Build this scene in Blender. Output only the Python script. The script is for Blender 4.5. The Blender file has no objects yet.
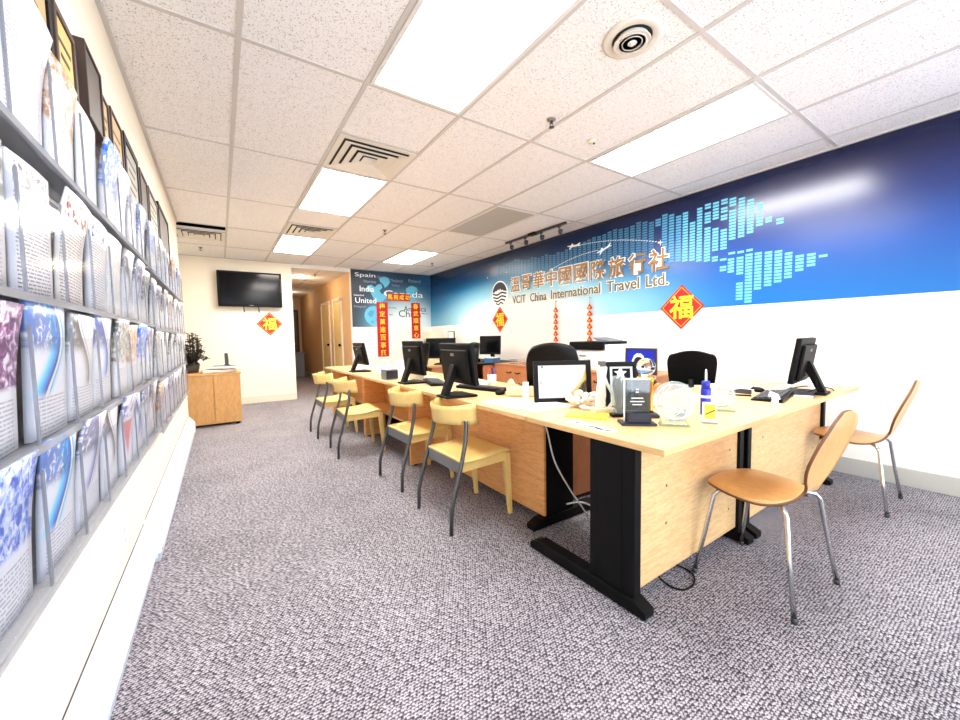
import bpy, math, random
from mathutils import Vector, Matrix
PI = math.pi
rnd = random.Random(7)
SC = bpy.context.scene
COL = SC.collection

# ------------------------------------------------------------------ mesh helpers
class MB:
    def __init__(s):
        s.v = []; s.f = []; s.m = []; s.sm = []
    def add(s, vs, fs, m=0, smooth=False):
        o = len(s.v); s.v += [tuple(p) for p in vs]
        for f in fs:
            s.f.append([o + i for i in f]); s.m.append(m); s.sm.append(smooth)
        return s
    def box(s, x0, y0, z0, x1, y1, z1, m=0):
        x0, x1 = min(x0, x1), max(x0, x1); y0, y1 = min(y0, y1), max(y0, y1); z0, z1 = min(z0, z1), max(z0, z1)
        vs = [(x0,y0,z0),(x1,y0,z0),(x1,y1,z0),(x0,y1,z0),(x0,y0,z1),(x1,y0,z1),(x1,y1,z1),(x0,y1,z1)]
        return s.add(vs, [(3,2,1,0),(4,5,6,7),(0,1,5,4),(1,2,6,5),(2,3,7,6),(3,0,4,7)], m)
    def obox(s, c, size, M=None, m=0):
        M = M or Matrix.Identity(3); c = Vector(c); h = [k/2 for k in size]
        vs = []
        for z in (-1, 1):
            for x, y in ((-1,-1),(1,-1),(1,1),(-1,1)):
                vs.append(c + M @ Vector((x*h[0], y*h[1], z*h[2])))
        return s.add(vs, [(3,2,1,0),(4,5,6,7),(0,1,5,4),(1,2,6,5),(2,3,7,6),(3,0,4,7)], m)
    def cyl(s, p0, p1, r0, r1=None, n=16, m=0, smooth=True):
        r1 = r0 if r1 is None else r1
        p0, p1 = Vector(p0), Vector(p1); d = (p1-p0).normalized()
        a = d.orthogonal().normalized(); b = d.cross(a)
        vs = []
        for p, r in ((p0,r0),(p1,r1)):
            for i in range(n):
                t = 2*PI*i/n; vs.append(p + a*(r*math.cos(t)) + b*(r*math.sin(t)))
        s.add(vs, [(i,(i+1)%n,n+(i+1)%n,n+i) for i in range(n)], m, smooth)
        o = len(s.v) - 2*n
        s.f.append([o+i for i in reversed(range(n))]); s.m.append(m); s.sm.append(False)
        s.f.append([o+n+i for i in range(n)]); s.m.append(m); s.sm.append(False)
        return s
    def tube(s, pts, r, n=10, m=0, closed=False):
        P = [Vector(p) for p in pts]; R = r if isinstance(r, (list, tuple)) else [r]*len(P)
        N = len(P); vs = []; a = None
        for i in range(N):
            if closed: d = (P[(i+1)%N]-P[i-1]).normalized()
            elif i == 0: d = (P[1]-P[0]).normalized()
            elif i == N-1: d = (P[-1]-P[-2]).normalized()
            else: d = ((P[i+1]-P[i]).normalized()+(P[i]-P[i-1]).normalized()).normalized()
            a = d.orthogonal().normalized() if a is None else (a - d*a.dot(d)).normalized()
            b = d.cross(a)
            for k in range(n):
                t = 2*PI*k/n; vs.append(P[i] + a*(R[i]*math.cos(t)) + b*(R[i]*math.sin(t)))
        fs = []
        for i in range(N if closed else N-1):
            j = (i+1) % N
            for k in range(n):
                fs.append((i*n+k, i*n+(k+1)%n, j*n+(k+1)%n, j*n+k))
        s.add(vs, fs, m, True)
        if not closed:
            o = len(s.v)-N*n
            s.f.append([o+k for k in reversed(range(n))]); s.m.append(m); s.sm.append(False)
            s.f.append([o+(N-1)*n+k for k in range(n)]); s.m.append(m); s.sm.append(False)
        return s
    def lathe(s, prof, c=(0,0,0), n=24, m=0, smooth=True, axis='z'):
        vs = []; c = Vector(c)
        for r, h in prof:
            for i in range(n):
                t = 2*PI*i/n; x, y = r*math.cos(t), r*math.sin(t)
                vs.append(c + (Vector((x,y,h)) if axis == 'z' else Vector((h,x,y)) if axis == 'x' else Vector((y,h,x))))
        fs = []
        for j in range(len(prof)-1):
            for i in range(n):
                fs.append((j*n+i, j*n+(i+1)%n, (j+1)*n+(i+1)%n, (j+1)*n+i))
        s.add(vs, fs, m, smooth)
        o = len(s.v)-len(prof)*n
        if prof[0][0] > 1e-5: s.f.append([o+i for i in reversed(range(n))]); s.m.append(m); s.sm.append(False)
        if prof[-1][0] > 1e-5: s.f.append([o+(len(prof)-1)*n+i for i in range(n)]); s.m.append(m); s.sm.append(False)
        return s
    def ball(s, c, r, n=16, m=0, sq=(1,1,1)):
        c = Vector(c); vs = []; k = n//2
        for j in range(1, k):
            p = PI*j/k
            for i in range(n):
                t = 2*PI*i/n
                vs.append(c + Vector((r*sq[0]*math.sin(p)*math.cos(t), r*sq[1]*math.sin(p)*math.sin(t), r*sq[2]*math.cos(p))))
        vs += [c+Vector((0,0,r*sq[2])), c-Vector((0,0,r*sq[2]))]
        T, B = len(vs)-2, len(vs)-1; fs = []
        for j in range(k-2):
            for i in range(n): fs.append((j*n+i, (j+1)*n+i, (j+1)*n+(i+1)%n, j*n+(i+1)%n))
        for i in range(n):
            fs.append((T, i, (i+1)%n)); fs.append((B, (k-2)*n+(i+1)%n, (k-2)*n+i))
        return s.add(vs, fs, m, True)
    def prism(s, poly, o, ax, ay, depth, m=0, smooth=False):
        """outline poly (2D) in the plane o + u*ax + v*ay, thickened by the vector depth"""
        o, ax, ay, d = Vector(o), Vector(ax), Vector(ay), Vector(depth); n = len(poly)
        vs = [o+ax*u+ay*v for u, v in poly] + [o+ax*u+ay*v+d for u, v in poly]
        flip = ax.cross(ay).dot(d) > 0
        a = list(range(n)); b = [n+i for i in range(n)]
        s.add(vs, [a[::-1] if flip else a, b if flip else b[::-1]], m)
        oo = len(s.v)-2*n
        for i in range(n):
            j = (i+1) % n
            q = [oo+i, oo+j, oo+n+j, oo+n+i]
            s.f.append(q if flip else q[::-1]); s.m.append(m); s.sm.append(smooth)
        return s
    def sheet(s, fn, nu, nv, th, m=0, rim_m=None):
        """surface fn(u, v) -> (point, normal) with thickness th, u, v in 0..1"""
        top = []; bot = []
        for j in range(nv+1):
            for i in range(nu+1):
                p, n = fn(i/nu, j/nv); p = Vector(p); n = Vector(n)
                top.append(p+n*th/2); bot.append(p-n*th/2)
        W = nu+1; N = len(top); fs = []
        for j in range(nv):
            for i in range(nu):
                a, b, c, d = j*W+i, j*W+i+1, (j+1)*W+i+1, (j+1)*W+i
                fs.append((a,b,c,d)); fs.append((N+d,N+c,N+b,N+a))
        rim = [i for i in range(W)] + [j*W+nu for j in range(1,nv+1)] + [nv*W+i for i in range(nu-1,-1,-1)] + [j*W for j in range(nv-1,0,-1)]
        for a, b in zip(rim, rim[1:]+rim[:1]): fs.append((b, a, N+a, N+b))
        s.add(top+bot, fs, m, True)
        if rim_m is not None:
            for k in range(len(rim)): s.m[-1-k] = rim_m
        return s
    def build(s, name, mat, parent=None, bevel=0, seg=2, loc=None, autosmooth=False, weld=False):
        me = bpy.data.meshes.new(name)
        me.from_pydata(s.v, [], s.f)
        for mm in (mat if isinstance(mat, (list, tuple)) else [mat]): me.materials.append(mm)
        me.polygons.foreach_set('material_index', s.m)
        me.polygons.foreach_set('use_smooth', s.sm)
        me.update()
        o = bpy.data.objects.new(name, me); COL.objects.link(o)
        if parent is not None: o.parent = parent
        if loc is not None: o.location = loc
        if bevel:
            b = o.modifiers.new('bevel', 'BEVEL'); b.width = bevel; b.segments = seg; b.limit_method = 'ANGLE'; b.angle_limit = math.radians(40)
            b.harden_normals = False
        return o

def thing(name, label, cat, loc=(0,0,0), rz=0, group=None):
    o = bpy.data.objects.new(name, None); COL.objects.link(o); o.empty_display_size = .1
    o.location = loc; o.rotation_euler = (0,0,rz); o['label'] = label; o['category'] = cat
    if group: o['group'] = group
    return o
def tag(o, label, cat, group=None):
    o['label'] = label; o['category'] = cat
    if group: o['group'] = group
    return o
def struct(o):
    o['kind'] = 'structure'; return o
KIDS = {}
def copy_thing(root, loc, rz, label):
    r = root.copy(); COL.objects.link(r); r.location = loc; r.rotation_euler = (0,0,rz); r['label'] = label
    for ch in [c for c in root.children]:
        c = ch.copy(); COL.objects.link(c); c.parent = r
        for g in ch.children:
            d = g.copy(); COL.objects.link(d); d.parent = c
    return r

def write(name, body, mat, parent, o, ax, ay, h=None, w=None, off=0.0, ext=0.001, center=False):
    """lettering as mesh: fits height h and/or width w; o is its lower left (or its centre), ax along the line, ay up"""
    cu = bpy.data.curves.new('t', 'FONT'); cu.body = body; cu.offset = 0; cu.extrude = 0; cu.resolution_u = 3
    to = bpy.data.objects.new('t', cu); COL.objects.link(to)
    dg = bpy.context.evaluated_depsgraph_get()
    me = bpy.data.meshes.new_from_object(to.evaluated_get(dg))
    xs = [v.co.x for v in me.vertices]; ys = [v.co.y for v in me.vertices]
    if off:
        bpy.data.meshes.remove(me); cu.offset = off; dg = bpy.context.evaluated_depsgraph_get(); me = bpy.data.meshes.new_from_object(to.evaluated_get(dg))
    bpy.data.objects.remove(to); bpy.data.curves.remove(cu)
    x0, x1, y0, y1 = min(xs), max(xs), min(ys), max(ys)
    sy = h/(y1-y0) if h else None; sx = w/(x1-x0) if w else None
    sy = sy or sx; sx = sx or sy
    o = Vector(o); ax = Vector(ax).normalized(); ay = Vector(ay).normalized(); nz = ax.cross(ay)
    if center: o = o - ax*(sx*(x1-x0)/2) - ay*(sy*(y1-y0)/2)
    n = len(me.vertices)
    vs = [o + ax*((v.co.x-x0)*sx) + ay*((v.co.y-y0)*sy) + nz*ext for v in me.vertices]
    fs = [list(p.vertices) for p in me.polygons]
    if fs:
        p = me.polygons[0]
        if p.normal.z < 0: fs = [f[::-1] for f in fs]
    mb = MB(); mb.add(vs, fs)
    # sides
    cnt = {}
    for f in fs:
        for a, b in zip(f, f[1:]+f[:1]):
            cnt[(a,b)] = 1
    side = [(b, a) for (a, b) in cnt if (b, a) not in cnt]
    base = len(mb.v); mb.v += [tuple(Vector(p)-nz*ext) for p in vs]
    for a, b in side: mb.f.append([a, b, base+b, base+a]); mb.m.append(0); mb.sm.append(False)
    bpy.data.meshes.remove(me)
    return mb.build(name, mat, parent)

# ------------------------------------------------------------------ materials
def lin(r, g, b):
    f = lambda c: (c/12.92 if c <= .04045 else ((c+.055)/1.055)**2.4)
    return (f(r/255), f(g/255), f(b/255), 1)
class NT:
    def __init__(s, name):
        s.mat = bpy.data.materials.new(name); s.mat.use_nodes = True
        s.t = s.mat.node_tree; s.n = s.t.nodes; s.l = s.t.links
        s.b = s.n['Principled BSDF']; s.out = s.n['Material Output']
    def node(s, ty, **k):
        x = s.n.new(ty)
        for a, v in k.items(): setattr(x, a, v)
        return x
    def link(s, a, b): s.l.new(a, b)
    def setin(s, sock, v):
        if hasattr(v, 'is_output'): s.link(v, sock)
        else: sock.default_value = v
    def m(s, op, a, b=0.0, c=None, clamp=False):
        x = s.node('ShaderNodeMath', operation=op, use_clamp=clamp)
        s.setin(x.inputs[0], a); s.setin(x.inputs[1], b)
        if c is not None: s.setin(x.inputs[2], c)
        return x.outputs[0]
    def coord(s, kind='Object', scale=None):
        tc = s.node('ShaderNodeTexCoord'); o = tc.outputs[kind]
        if scale:
            mp = s.node('ShaderNodeMapping'); s.link(o, mp.inputs[0]); mp.inputs['Scale'].default_value = scale; o = mp.outputs[0]
        return o
    def xyz(s, v):
        x = s.node('ShaderNodeSeparateXYZ'); s.link(v, x.inputs[0]); return x.outputs
    def comb(s, x, y, z):
        c = s.node('ShaderNodeCombineXYZ')
        for i, v in enumerate((x, y, z)): s.setin(c.inputs[i], v)
        return c.outputs[0]
    def noise(s, v, scale, detail=2, rough=.5, dist=0):
        x = s.node('ShaderNodeTexNoise'); s.link(v, x.inputs['Vector']); x.inputs['Scale'].default_value = scale
        x.inputs['Detail'].default_value = detail; x.inputs['Roughness'].default_value = rough; x.inputs['Distortion'].default_value = dist
        return x.outputs['Fac']
    def voro(s, v, scale):
        x = s.node('ShaderNodeTexVoronoi'); s.link(v, x.inputs['Vector']); x.inputs['Scale'].default_value = scale; return x.outputs['Distance']
    def ramp(s, f, stops, interp='LINEAR'):
        x = s.node('ShaderNodeValToRGB'); s.setin(x.inputs[0], f); r = x.color_ramp; r.interpolation = interp
        while len(r.elements) < len(stops): r.elements.new(.5)
        for e, (p, c) in zip(r.elements, stops): e.position = p; e.color = c
        return x.outputs[0]
    def mix(s, f, a, b, mode='MIX'):
        x = s.node('ShaderNodeMix', data_type='RGBA', blend_type=mode); s.setin(x.inputs[0], f); s.setin(x.inputs[6], a); s.setin(x.inputs[7], b)
        return x.outputs[2]
    def sstep(s, v, a, b):
        x = s.node('ShaderNodeMapRange', interpolation_type='SMOOTHSTEP'); s.setin(x.inputs[0], v)
        x.inputs[1].default_value = a; x.inputs[2].default_value = b; return x.outputs[0]
    def base(s, c): s.setin(s.b.inputs['Base Color'], c)
    def bump(s, h, strength=.3, dist=.002):
        x = s.node('ShaderNodeBump'); s.link(h, x.inputs['Height']); x.inputs['Strength'].default_value = strength; x.inputs['Distance'].default_value = dist
        s.link(x.outputs[0], s.b.inputs['Normal'])
    def rough(s, r): s.setin(s.b.inputs['Roughness'], r)

def plain(name, rgb, rough=.5, metal=0, coat=0, var=.0, vs=30):
    t = NT(name); c = lin(*rgb)
    if var:
        f = t.noise(t.coord('Object'), vs, 3)
        d = tuple(k*(1-var) for k in c[:3])+(1,)
        t.base(t.mix(f, d, c))
    else: t.b.inputs['Base Color'].default_value = c
    t.rough(rough); t.b.inputs['Metallic'].default_value = metal
    if max(rgb) < 24: t.b.inputs['Specular IOR Level'].default_value = .18
    if coat: t.b.inputs['Coat Weight'].default_value = coat
    return t.mat
def wood(name, rgb, dark, scale=(1,1,1), rough=.42, strength=.55):
    t = NT(name); v = t.coord('Object', scale)
    n1 = t.noise(v, 9, 4, .6, 1.2); n2 = t.noise(v, 38, 2, .5, .3)
    f = t.m('ADD', t.m('MULTIPLY', t.sstep(n1, .40, .62), .7), t.m('MULTIPLY', t.sstep(n2, .45, .65), .3))
    t.base(t.mix(t.m('MULTIPLY', f, strength), lin(*rgb), lin(*dark))); t.rough(rough)
    return t.mat
def emis(name, rgb, strength):
    t = NT(name); t.b.inputs['Base Color'].default_value = (0.8,0.8,0.8,1)
    t.b.inputs['Emission Color'].default_value = lin(*rgb); t.b.inputs['Emission Strength'].default_value = strength; return t.mat
def clear(name, tint, gloss=.08, rough=.05, alpha=.0, body=None):
    """thin clear plastic: mostly transparent, some reflection, a little white body"""
    t = NT(name)
    tr = t.node('ShaderNodeBsdfTransparent'); tr.inputs[0].default_value = lin(*tint)
    gl = t.node('ShaderNodeBsdfGlossy'); gl.inputs['Roughness'].default_value = rough
    lw = t.node('ShaderNodeLayerWeight'); lw.inputs[0].default_value = .5
    mx = t.node('ShaderNodeMixShader'); t.link(t.m('ADD', t.m('MULTIPLY', t.m('POWER', lw.outputs['Facing'], 5.0), .16), gloss), mx.inputs[0]); t.link(tr.outputs[0], mx.inputs[1]); t.link(gl.outputs[0], mx.inputs[2])
    last = mx.outputs[0]
    if alpha:
        df = t.node('ShaderNodeBsdfDiffuse'); df.inputs[0].default_value = lin(*(body or tint))
        m2 = t.node('ShaderNodeMixShader'); m2.inputs[0].default_value = alpha; t.link(last, m2.inputs[1]); t.link(df.outputs[0], m2.inputs[2]); last = m2.outputs[0]
    t.link(last, t.out.inputs[0]); return t.mat
def glass(name, tint=(235,245,245), rough=.02):
    t = NT(name); t.b.inputs['Base Color'].default_value = lin(*tint); t.b.inputs['Transmission Weight'].default_value = 1
    t.b.inputs['Roughness'].default_value = rough; t.b.inputs['IOR'].default_value = 1.45; return t.mat

M = {}
M['wall'] = plain('white wall paint', (240,237,230), .7, var=.02, vs=3)
M['cream'] = plain('cream wall paint', (242,233,214), .7, var=.02, vs=3)
M['corridor'] = plain('tan corridor paint', (220,184,138), .7)
M['trim'] = plain('cream trim paint', (226,218,200), .5)
M['basegrey'] = plain('grey beige vinyl base', (186,184,176), .55)
M['heater'] = plain('white enamelled steel', (244,244,246), .35)
M['heatergap'] = plain('grey blue steel lip', (190,198,214), .4)
M['slot'] = plain('dark seam', (60,58,60), .6)
M['black'] = plain('black powder coated steel', (5,5,6), .5)
M['blackp'] = plain('black plastic', (5,5,5), .55)
M['darkgrey'] = plain('dark grey plastic', (52,54,58), .5)
M['greyp'] = plain('grey plastic', (120,124,132), .5)
M['leather'] = plain('black leather', (7,7,8), .42)
M['mesh'] = plain('black mesh fabric', (6,6,6), .85)
M['chrome'] = plain('chrome steel', (205,206,208), .16, 1)
M['tube'] = plain('grey painted tube', (92,94,96), .3, .8)
M['greyrail'] = plain('grey painted rail', (112,116,118), .45, .2)
M['beech'] = wood('beech desktop', (226,186,128), (206,158,98), (1.2,1.2,8), .36, .5)
M['beechfront'] = wood('beech front panel', (238,178,110), (206,134,72), (1,1,9), .45, .75)
M['beechpanel'] = wood('pale ash panel', (228,190,136), (196,150,98), (1,1,9), .45, .7)
M['beechedge'] = wood('beech edge band', (216,160,98), (192,136,78), (3,3,3), .45, .4)
M['cherry'] = wood('orange cherry laminate', (206,136,88), (176,104,60), (4,4,1), .45, .5)
M['cabinet'] = wood('honey oak laminate', (206,158,96), (176,122,64), (5,5,1), .45, .6)
M['ply'] = wood('yellow beech plywood', (234,202,126), (220,182,104), (2,6,2), .35, .4)
M['shell'] = wood('moulded beech plywood', (216,164,100), (190,132,72), (2,9,2), .3, .5)
M['plyedge'] = plain('plywood edge', (110,72,44), .6)
M['white'] = plain('white plastic', (240,240,238), .4)
M['paper'] = plain('white paper', (244,243,240), .7)
M['cream_p'] = plain('beige plastic', (222,212,186), .5)
M['yellow'] = plain('yellow paper', (246,222,60), .6)
M['blue'] = plain('deep blue plastic', (24,40,168), .35)
M['bluetrim'] = plain('teal blue plastic', (52,98,140), .5)
M['red'] = plain('red paper', (188,6,10), .6)
M['gold'] = plain('gold foil', (236,182,54), .35, .35)
M['goldm'] = plain('polished gold metal', (226,176,84), .2, .9)
M['screen'] = plain('dark glossy screen', (10,11,14), .12)
M['dark'] = plain('very dark void', (8,8,8), .9)
M['leaf'] = plain('dark plant leaf', (38,40,30), .6, var=.4, vs=60)
M['pot'] = plain('dark plant pot', (60,50,42), .6)
M['brown'] = plain('dark brown wood', (58,40,32), .5)
M['kraft'] = plain('tan parchment', (206,170,120), .65, var=.2, vs=18)
M['goldcert'] = plain('yellow parchment', (222,190,116), .6, var=.15, vs=18)
M['greycert'] = plain('grey certificate', (168,166,152), .5, var=.25, vs=25)
M['shadowbox'] = plain('grey brown panel', (84,76,68), .5, var=.2, vs=12)
M['doorbrown'] = wood('brown door veneer', (120,68,38), (86,44,22), (4,4,1), .45, .6)
M['dooryellow'] = plain('pale yellow door', (232,214,150), .5)
M['acrylic'] = clear('clear acrylic', (250,251,252), .012, .12, .0)
M['acrylicback'] = clear('clear acrylic sheet', (222,224,228), .06, .1, .30, (206,207,210))
M['acrylicedge'] = clear('acrylic edge', (206,208,214), .12, .12, .32, (186,188,196))
M['glass'] = glass('clear glass')
M['crystal'] = glass('crystal', (240,246,248))
M['glassgreen'] = clear('pale green glass plate', (222,238,234), .10, .03, .06, (200,226,220))
M['smoke'] = clear('smoky glass', (150,158,164), .10, .04, .16, (90,98,104))
M['frosted'] = clear('pale crystal', (232,240,240), .12, .03, .22, (224,236,236))
M['greydiff'] = plain('unlit grey diffuser', (176,172,166), .5)
M['lightframe'] = plain('white light frame', (226,224,220), .45)
M['vent'] = plain('white vent metal', (224,220,210), .45)
M['ventdark'] = plain('dark vent interior', (34,38,36), .8)
M['brass'] = plain('sprinkler metal', (150,146,136), .3, .9)
M['lamp_white'] = emis('bright white diffuser', (255,250,244), 14)
M['lamp_mid'] = emis('bright neutral diffuser', (255,251,247), 24)
M['lamp_soft'] = emis('softer warm diffuser', (255,247,236), 10)
M['lamp_warm'] = emis('warm white diffuser', (255,247,236), 27)
M['lamp_small'] = emis('warm downlight', (255,226,170), 20)
M['signwhite'] = plain('white sign backing', (250,250,248), .45)
M['signgold'] = plain('bronze sign face', (148,110,62), .35, .3)
M['signgrey'] = plain('olive brown sign face', (108,92,50), .4, .2)
M['navy'] = plain('navy print', (9,11,36), .5)
M['printwhite'] = plain('white print', (238,244,248), .5)
M['printgrey'] = plain('grey print', (128,146,160), .5)
M['printcyan'] = plain('cyan print', (96,182,214), .5)
M['printcyan2'] = plain('mid cyan print', (70,152,194), .5)
M['printcyan3'] = plain('faint cyan print', (44,116,156), .5)
M['printdark'] = plain('dark print', (48,66,80), .5)
M['orange'] = plain('orange plastic', (214,120,50), .4)
M['woodbowl'] = plain('amber wooden bowl', (190,124,56), .4)

# carpet: basket weave loop pile, grey with a lilac cast
t = NT('grey loop pile carpet'); v = t.coord('Object'); X, Y, Z = t.xyz(v)
wob = t.noise(v, 14, 2)
u = t.m('ADD', t.m('MULTIPLY', X, 76.0), t.m('MULTIPLY', wob, .7)); w = t.m('ADD', t.m('MULTIPLY', Y, 96.0), t.m('MULTIPLY', wob, .7))
row = t.m('FLOOR', w)
uu = t.m('ADD', u, t.m('MULTIPLY', t.m('MODULO', row, 2.0), .5))
vo = t.node('ShaderNodeTexVoronoi', voronoi_dimensions='2D'); t.link(t.comb(uu, w, 0.0), vo.inputs['Vector']); vo.inputs['Scale'].default_value = 1.0; vo.inputs['Randomness'].default_value = .42
loop = t.sstep(vo.outputs['Distance'], .60, .20)
cellid = t.comb(t.m('FLOOR', uu), row, 0.0)
wn = t.node('ShaderNodeTexWhiteNoise', noise_dimensions='2D'); t.link(cellid, wn.inputs['Vector'])
fine = t.noise(v, 160, 2, .7); big = t.noise(v, 2.2, 3)
val = t.m('ADD', t.m('MULTIPLY', loop, .62), t.m('MULTIPLY', wn.outputs['Value'], .26)); val = t.m('ADD', val, t.m('MULTIPLY', t.m('SUBTRACT', fine, .5), .5))
val = t.m('ADD', val, t.m('MULTIPLY', t.m('SUBTRACT', big, .5), .25))
t.base(t.ramp(val, [(0.0, lin(46,42,48)), (.30, lin(92,87,94)), (.58, lin(150,145,151)), (1.0, lin(204,199,204))])); t.rough(.95)
t.bump(loop, .5, .004); M['carpet'] = t.mat

# ceiling tile: mineral fibre with pinholes
t = NT('pinholed mineral fibre tile'); v = t.coord('Object')
d1 = t.sstep(t.noise(v, 135, 2, .6), .43, .33); d2 = t.sstep(t.voro(v, 84), .17, .08)
f = t.m('MAXIMUM', t.m('MULTIPLY', d1, .75), t.m('MULTIPLY', d2, .8))
t.base(t.mix(f, lin(241,240,240), lin(140,135,132))); t.rough(.9); M['tile'] = t.mat
M['tbar'] = plain('ceiling grid metal', (200,196,192), .5)

# printed mural on the right wall
t = NT('blue printed world mural'); v = t.coord('Object'); X, Y, Z = t.xyz(v)
s = t.sstep(Z, 1.39, 2.575); sl = t.m('MULTIPLY', t.m('SUBTRACT', Z, 1.39), 1/1.185)
right = t.ramp(sl, [(0, lin(18,100,172)), (.35, lin(20,74,152)), (.62, lin(13,40,104)), (.85, lin(4,16,66)), (1, lin(3,10,52))])
left = t.ramp(sl, [(0, lin(120,186,208)), (.3, lin(40,124,168)), (.6, lin(14,66,112)), (.9, lin(6,36,70)), (1, lin(4,26,56))])
basec = t.mix(t.sstep(Y, 1.6, 5.0), right, left)
dy = t.m('MULTIPLY', t.m('SUBTRACT', Y, 5.0), 1/3.6); dz = t.m('MULTIPLY', t.m('SUBTRACT', Z, 1.36), 1/.98)
d = t.m('SQRT', t.m('ADD', t.m('MULTIPLY', dy, dy), t.m('MULTIPLY', dz, dz)))
glow = t.ramp(d, [(0, lin(244,246,240)), (.36, lin(236,242,240)), (.55, lin(150,208,226)), (.85, lin(52,140,192)), (1, lin(24,96,160))])
t.base(t.mix(t.sstep(d, 1.05, .55), basec, glow)); t.rough(.23); t.b.inputs['Specular IOR Level'].default_value = .55
bm = t.noise(v, 5, 2); t.bump(bm, .04, .01)
M['mural'] = t.mat
t = NT('dark printed word mural'); v = t.coord('Object'); X, Y, Z = t.xyz(v)
dx = t.m('MULTIPLY', t.m('SUBTRACT', X, 3.55), 1/1.5); dz = t.m('MULTIPLY', t.m('SUBTRACT', Z, 1.3), 1/1.25)
d = t.m('SQRT', t.m('ADD', t.m('MULTIPLY', dx, dx), t.m('MULTIPLY', dz, dz)))
lx = t.ramp(t.m('MULTIPLY', t.m('SUBTRACT', X, 2.28), 1/1.8), [(0, lin(36,42,54)), (.35, lin(32,60,92)), (.7, lin(18,52,82)), (1, lin(20,84,128))])
g = t.ramp(d, [(0, lin(240,244,242)), (.34, lin(214,228,230)), (.62, lin(96,146,166)), (1, lin(34,66,92))])
t.base(t.mix(t.sstep(d, .95, .5), lx, g)); t.rough(.45)
M['muralback'] = t.mat

# leaflets
def leaflet(kind, seed, a=(30,110,200), b=(120,190,225), c=(20,24,60), ground=(212,212,220)):
    t = NT('printed leaflet %s %d' % (kind, seed)); g = t.coord('Generated'); gx, y, z = t.xyz(g)
    ob = t.comb(t.m('MULTIPLY', y, 2.0), t.m('MULTIPLY', z, 2.6), seed*3.17)
    n = t.noise(ob, 2.2, 2); nf = t.noise(ob, 5, 3, .55, .6)
    wht = lin(*ground); A, B, C = lin(*a), lin(*b), lin(*c)
    # lines of type
    ln = t.m('GREATER_THAN', t.m('FRACT', t.m('MULTIPLY', z, 34.0)), .55)
    wd = t.m('GREATER_THAN', t.noise(t.comb(t.m('MULTIPLY', y, 26.0), t.m('FLOOR', t.m('MULTIPLY', z, 34.0)), seed), 1.0, 0), .42)
    mar = t.m('MULTIPLY', t.m('GREATER_THAN', y, .09), t.m('LESS_THAN', y, .91))
    typ = t.m('MULTIPLY', t.m('MULTIPLY', ln, wd), mar)
    if kind == 'text':
        typ = t.m('MULTIPLY', typ, t.m('LESS_THAN', z, .74))
        col = t.mix(t.m('MULTIPLY', typ, .75), wht, lin(22,20,28))
        head = t.m('MULTIPLY', t.m('MULTIPLY', t.sstep(nf, .5, .56), t.m('MULTIPLY', t.m('GREATER_THAN', z, .78), t.m('LESS_THAN', z, .95))), mar)
        col = t.mix(head, col, C)
    elif kind == 'pale':
        typ = t.m('MULTIPLY', typ, t.m('LESS_THAN', t.m('ABSOLUTE', t.m('SUBTRACT', z, .45)), .38))
        col = t.mix(t.m('MULTIPLY', typ, .5), t.mix(t.sstep(n, .42, .6), wht, A), lin(96,88,108))
    elif kind == 'wave':
        cv = t.m('ADD', t.m('MULTIPLY', t.m('SINE', t.m('ADD', t.m('MULTIPLY', z, 5.2), 2.2+seed*.25)), .30), .50)
        q = t.m('SUBTRACT', y, cv)
        band = t.ramp(t.m('ADD', q, .5), [(0, wht), (.16, wht), (.26, B), (.43, A), (.50, C), (.53, wht), (.58, wht), (.60, C), (.62, B), (.72, wht), (1, wht)])
        up = t.sstep(z, .26, .36)
        col = t.mix(up, wht, band)
        photo = t.m('MULTIPLY', t.m('MULTIPLY', t.sstep(z, .60, .72), t.m('LESS_THAN', q, -.06)), t.sstep(nf, .36, .50))
        col = t.mix(t.m('MULTIPLY', photo, .85), col, t.mix(n, A, C))
        low = t.m('MULTIPLY', typ, t.m('LESS_THAN', z, .30))
        col = t.mix(t.m('MULTIPLY', low, .5), col, lin(40,38,50))
    elif kind == 'photo':
        ph = t.ramp(nf, [(0, C), (.42, A), (.52, B), (.62, wht), (1, wht)])
        col = t.mix(t.sstep(z, .40, .46), wht, ph)
        low = t.m('MULTIPLY', typ, t.m('LESS_THAN', z, .36))
        col = t.mix(t.m('MULTIPLY', low, .5), col, lin(40,38,50))
    elif kind == 'wedge':
        tri = t.m('LESS_THAN', t.m('ADD', t.m('ABSOLUTE', t.m('SUBTRACT', y, .5)), t.m('MULTIPLY', t.m('SUBTRACT', .62, z), .8)), .36)
        tri = t.m('MULTIPLY', tri, t.m('LESS_THAN', z, .66))
        col = t.mix(tri, wht, A); col = t.mix(t.m('MULTIPLY', t.m('MULTIPLY', typ, tri), .8), col, wht)
        col = t.mix(t.m('MULTIPLY', t.sstep(z, .68, .74), t.sstep(nf, .46, .56)), col, C)
    t.base(col); t.rough(.35); return t.mat
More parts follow.
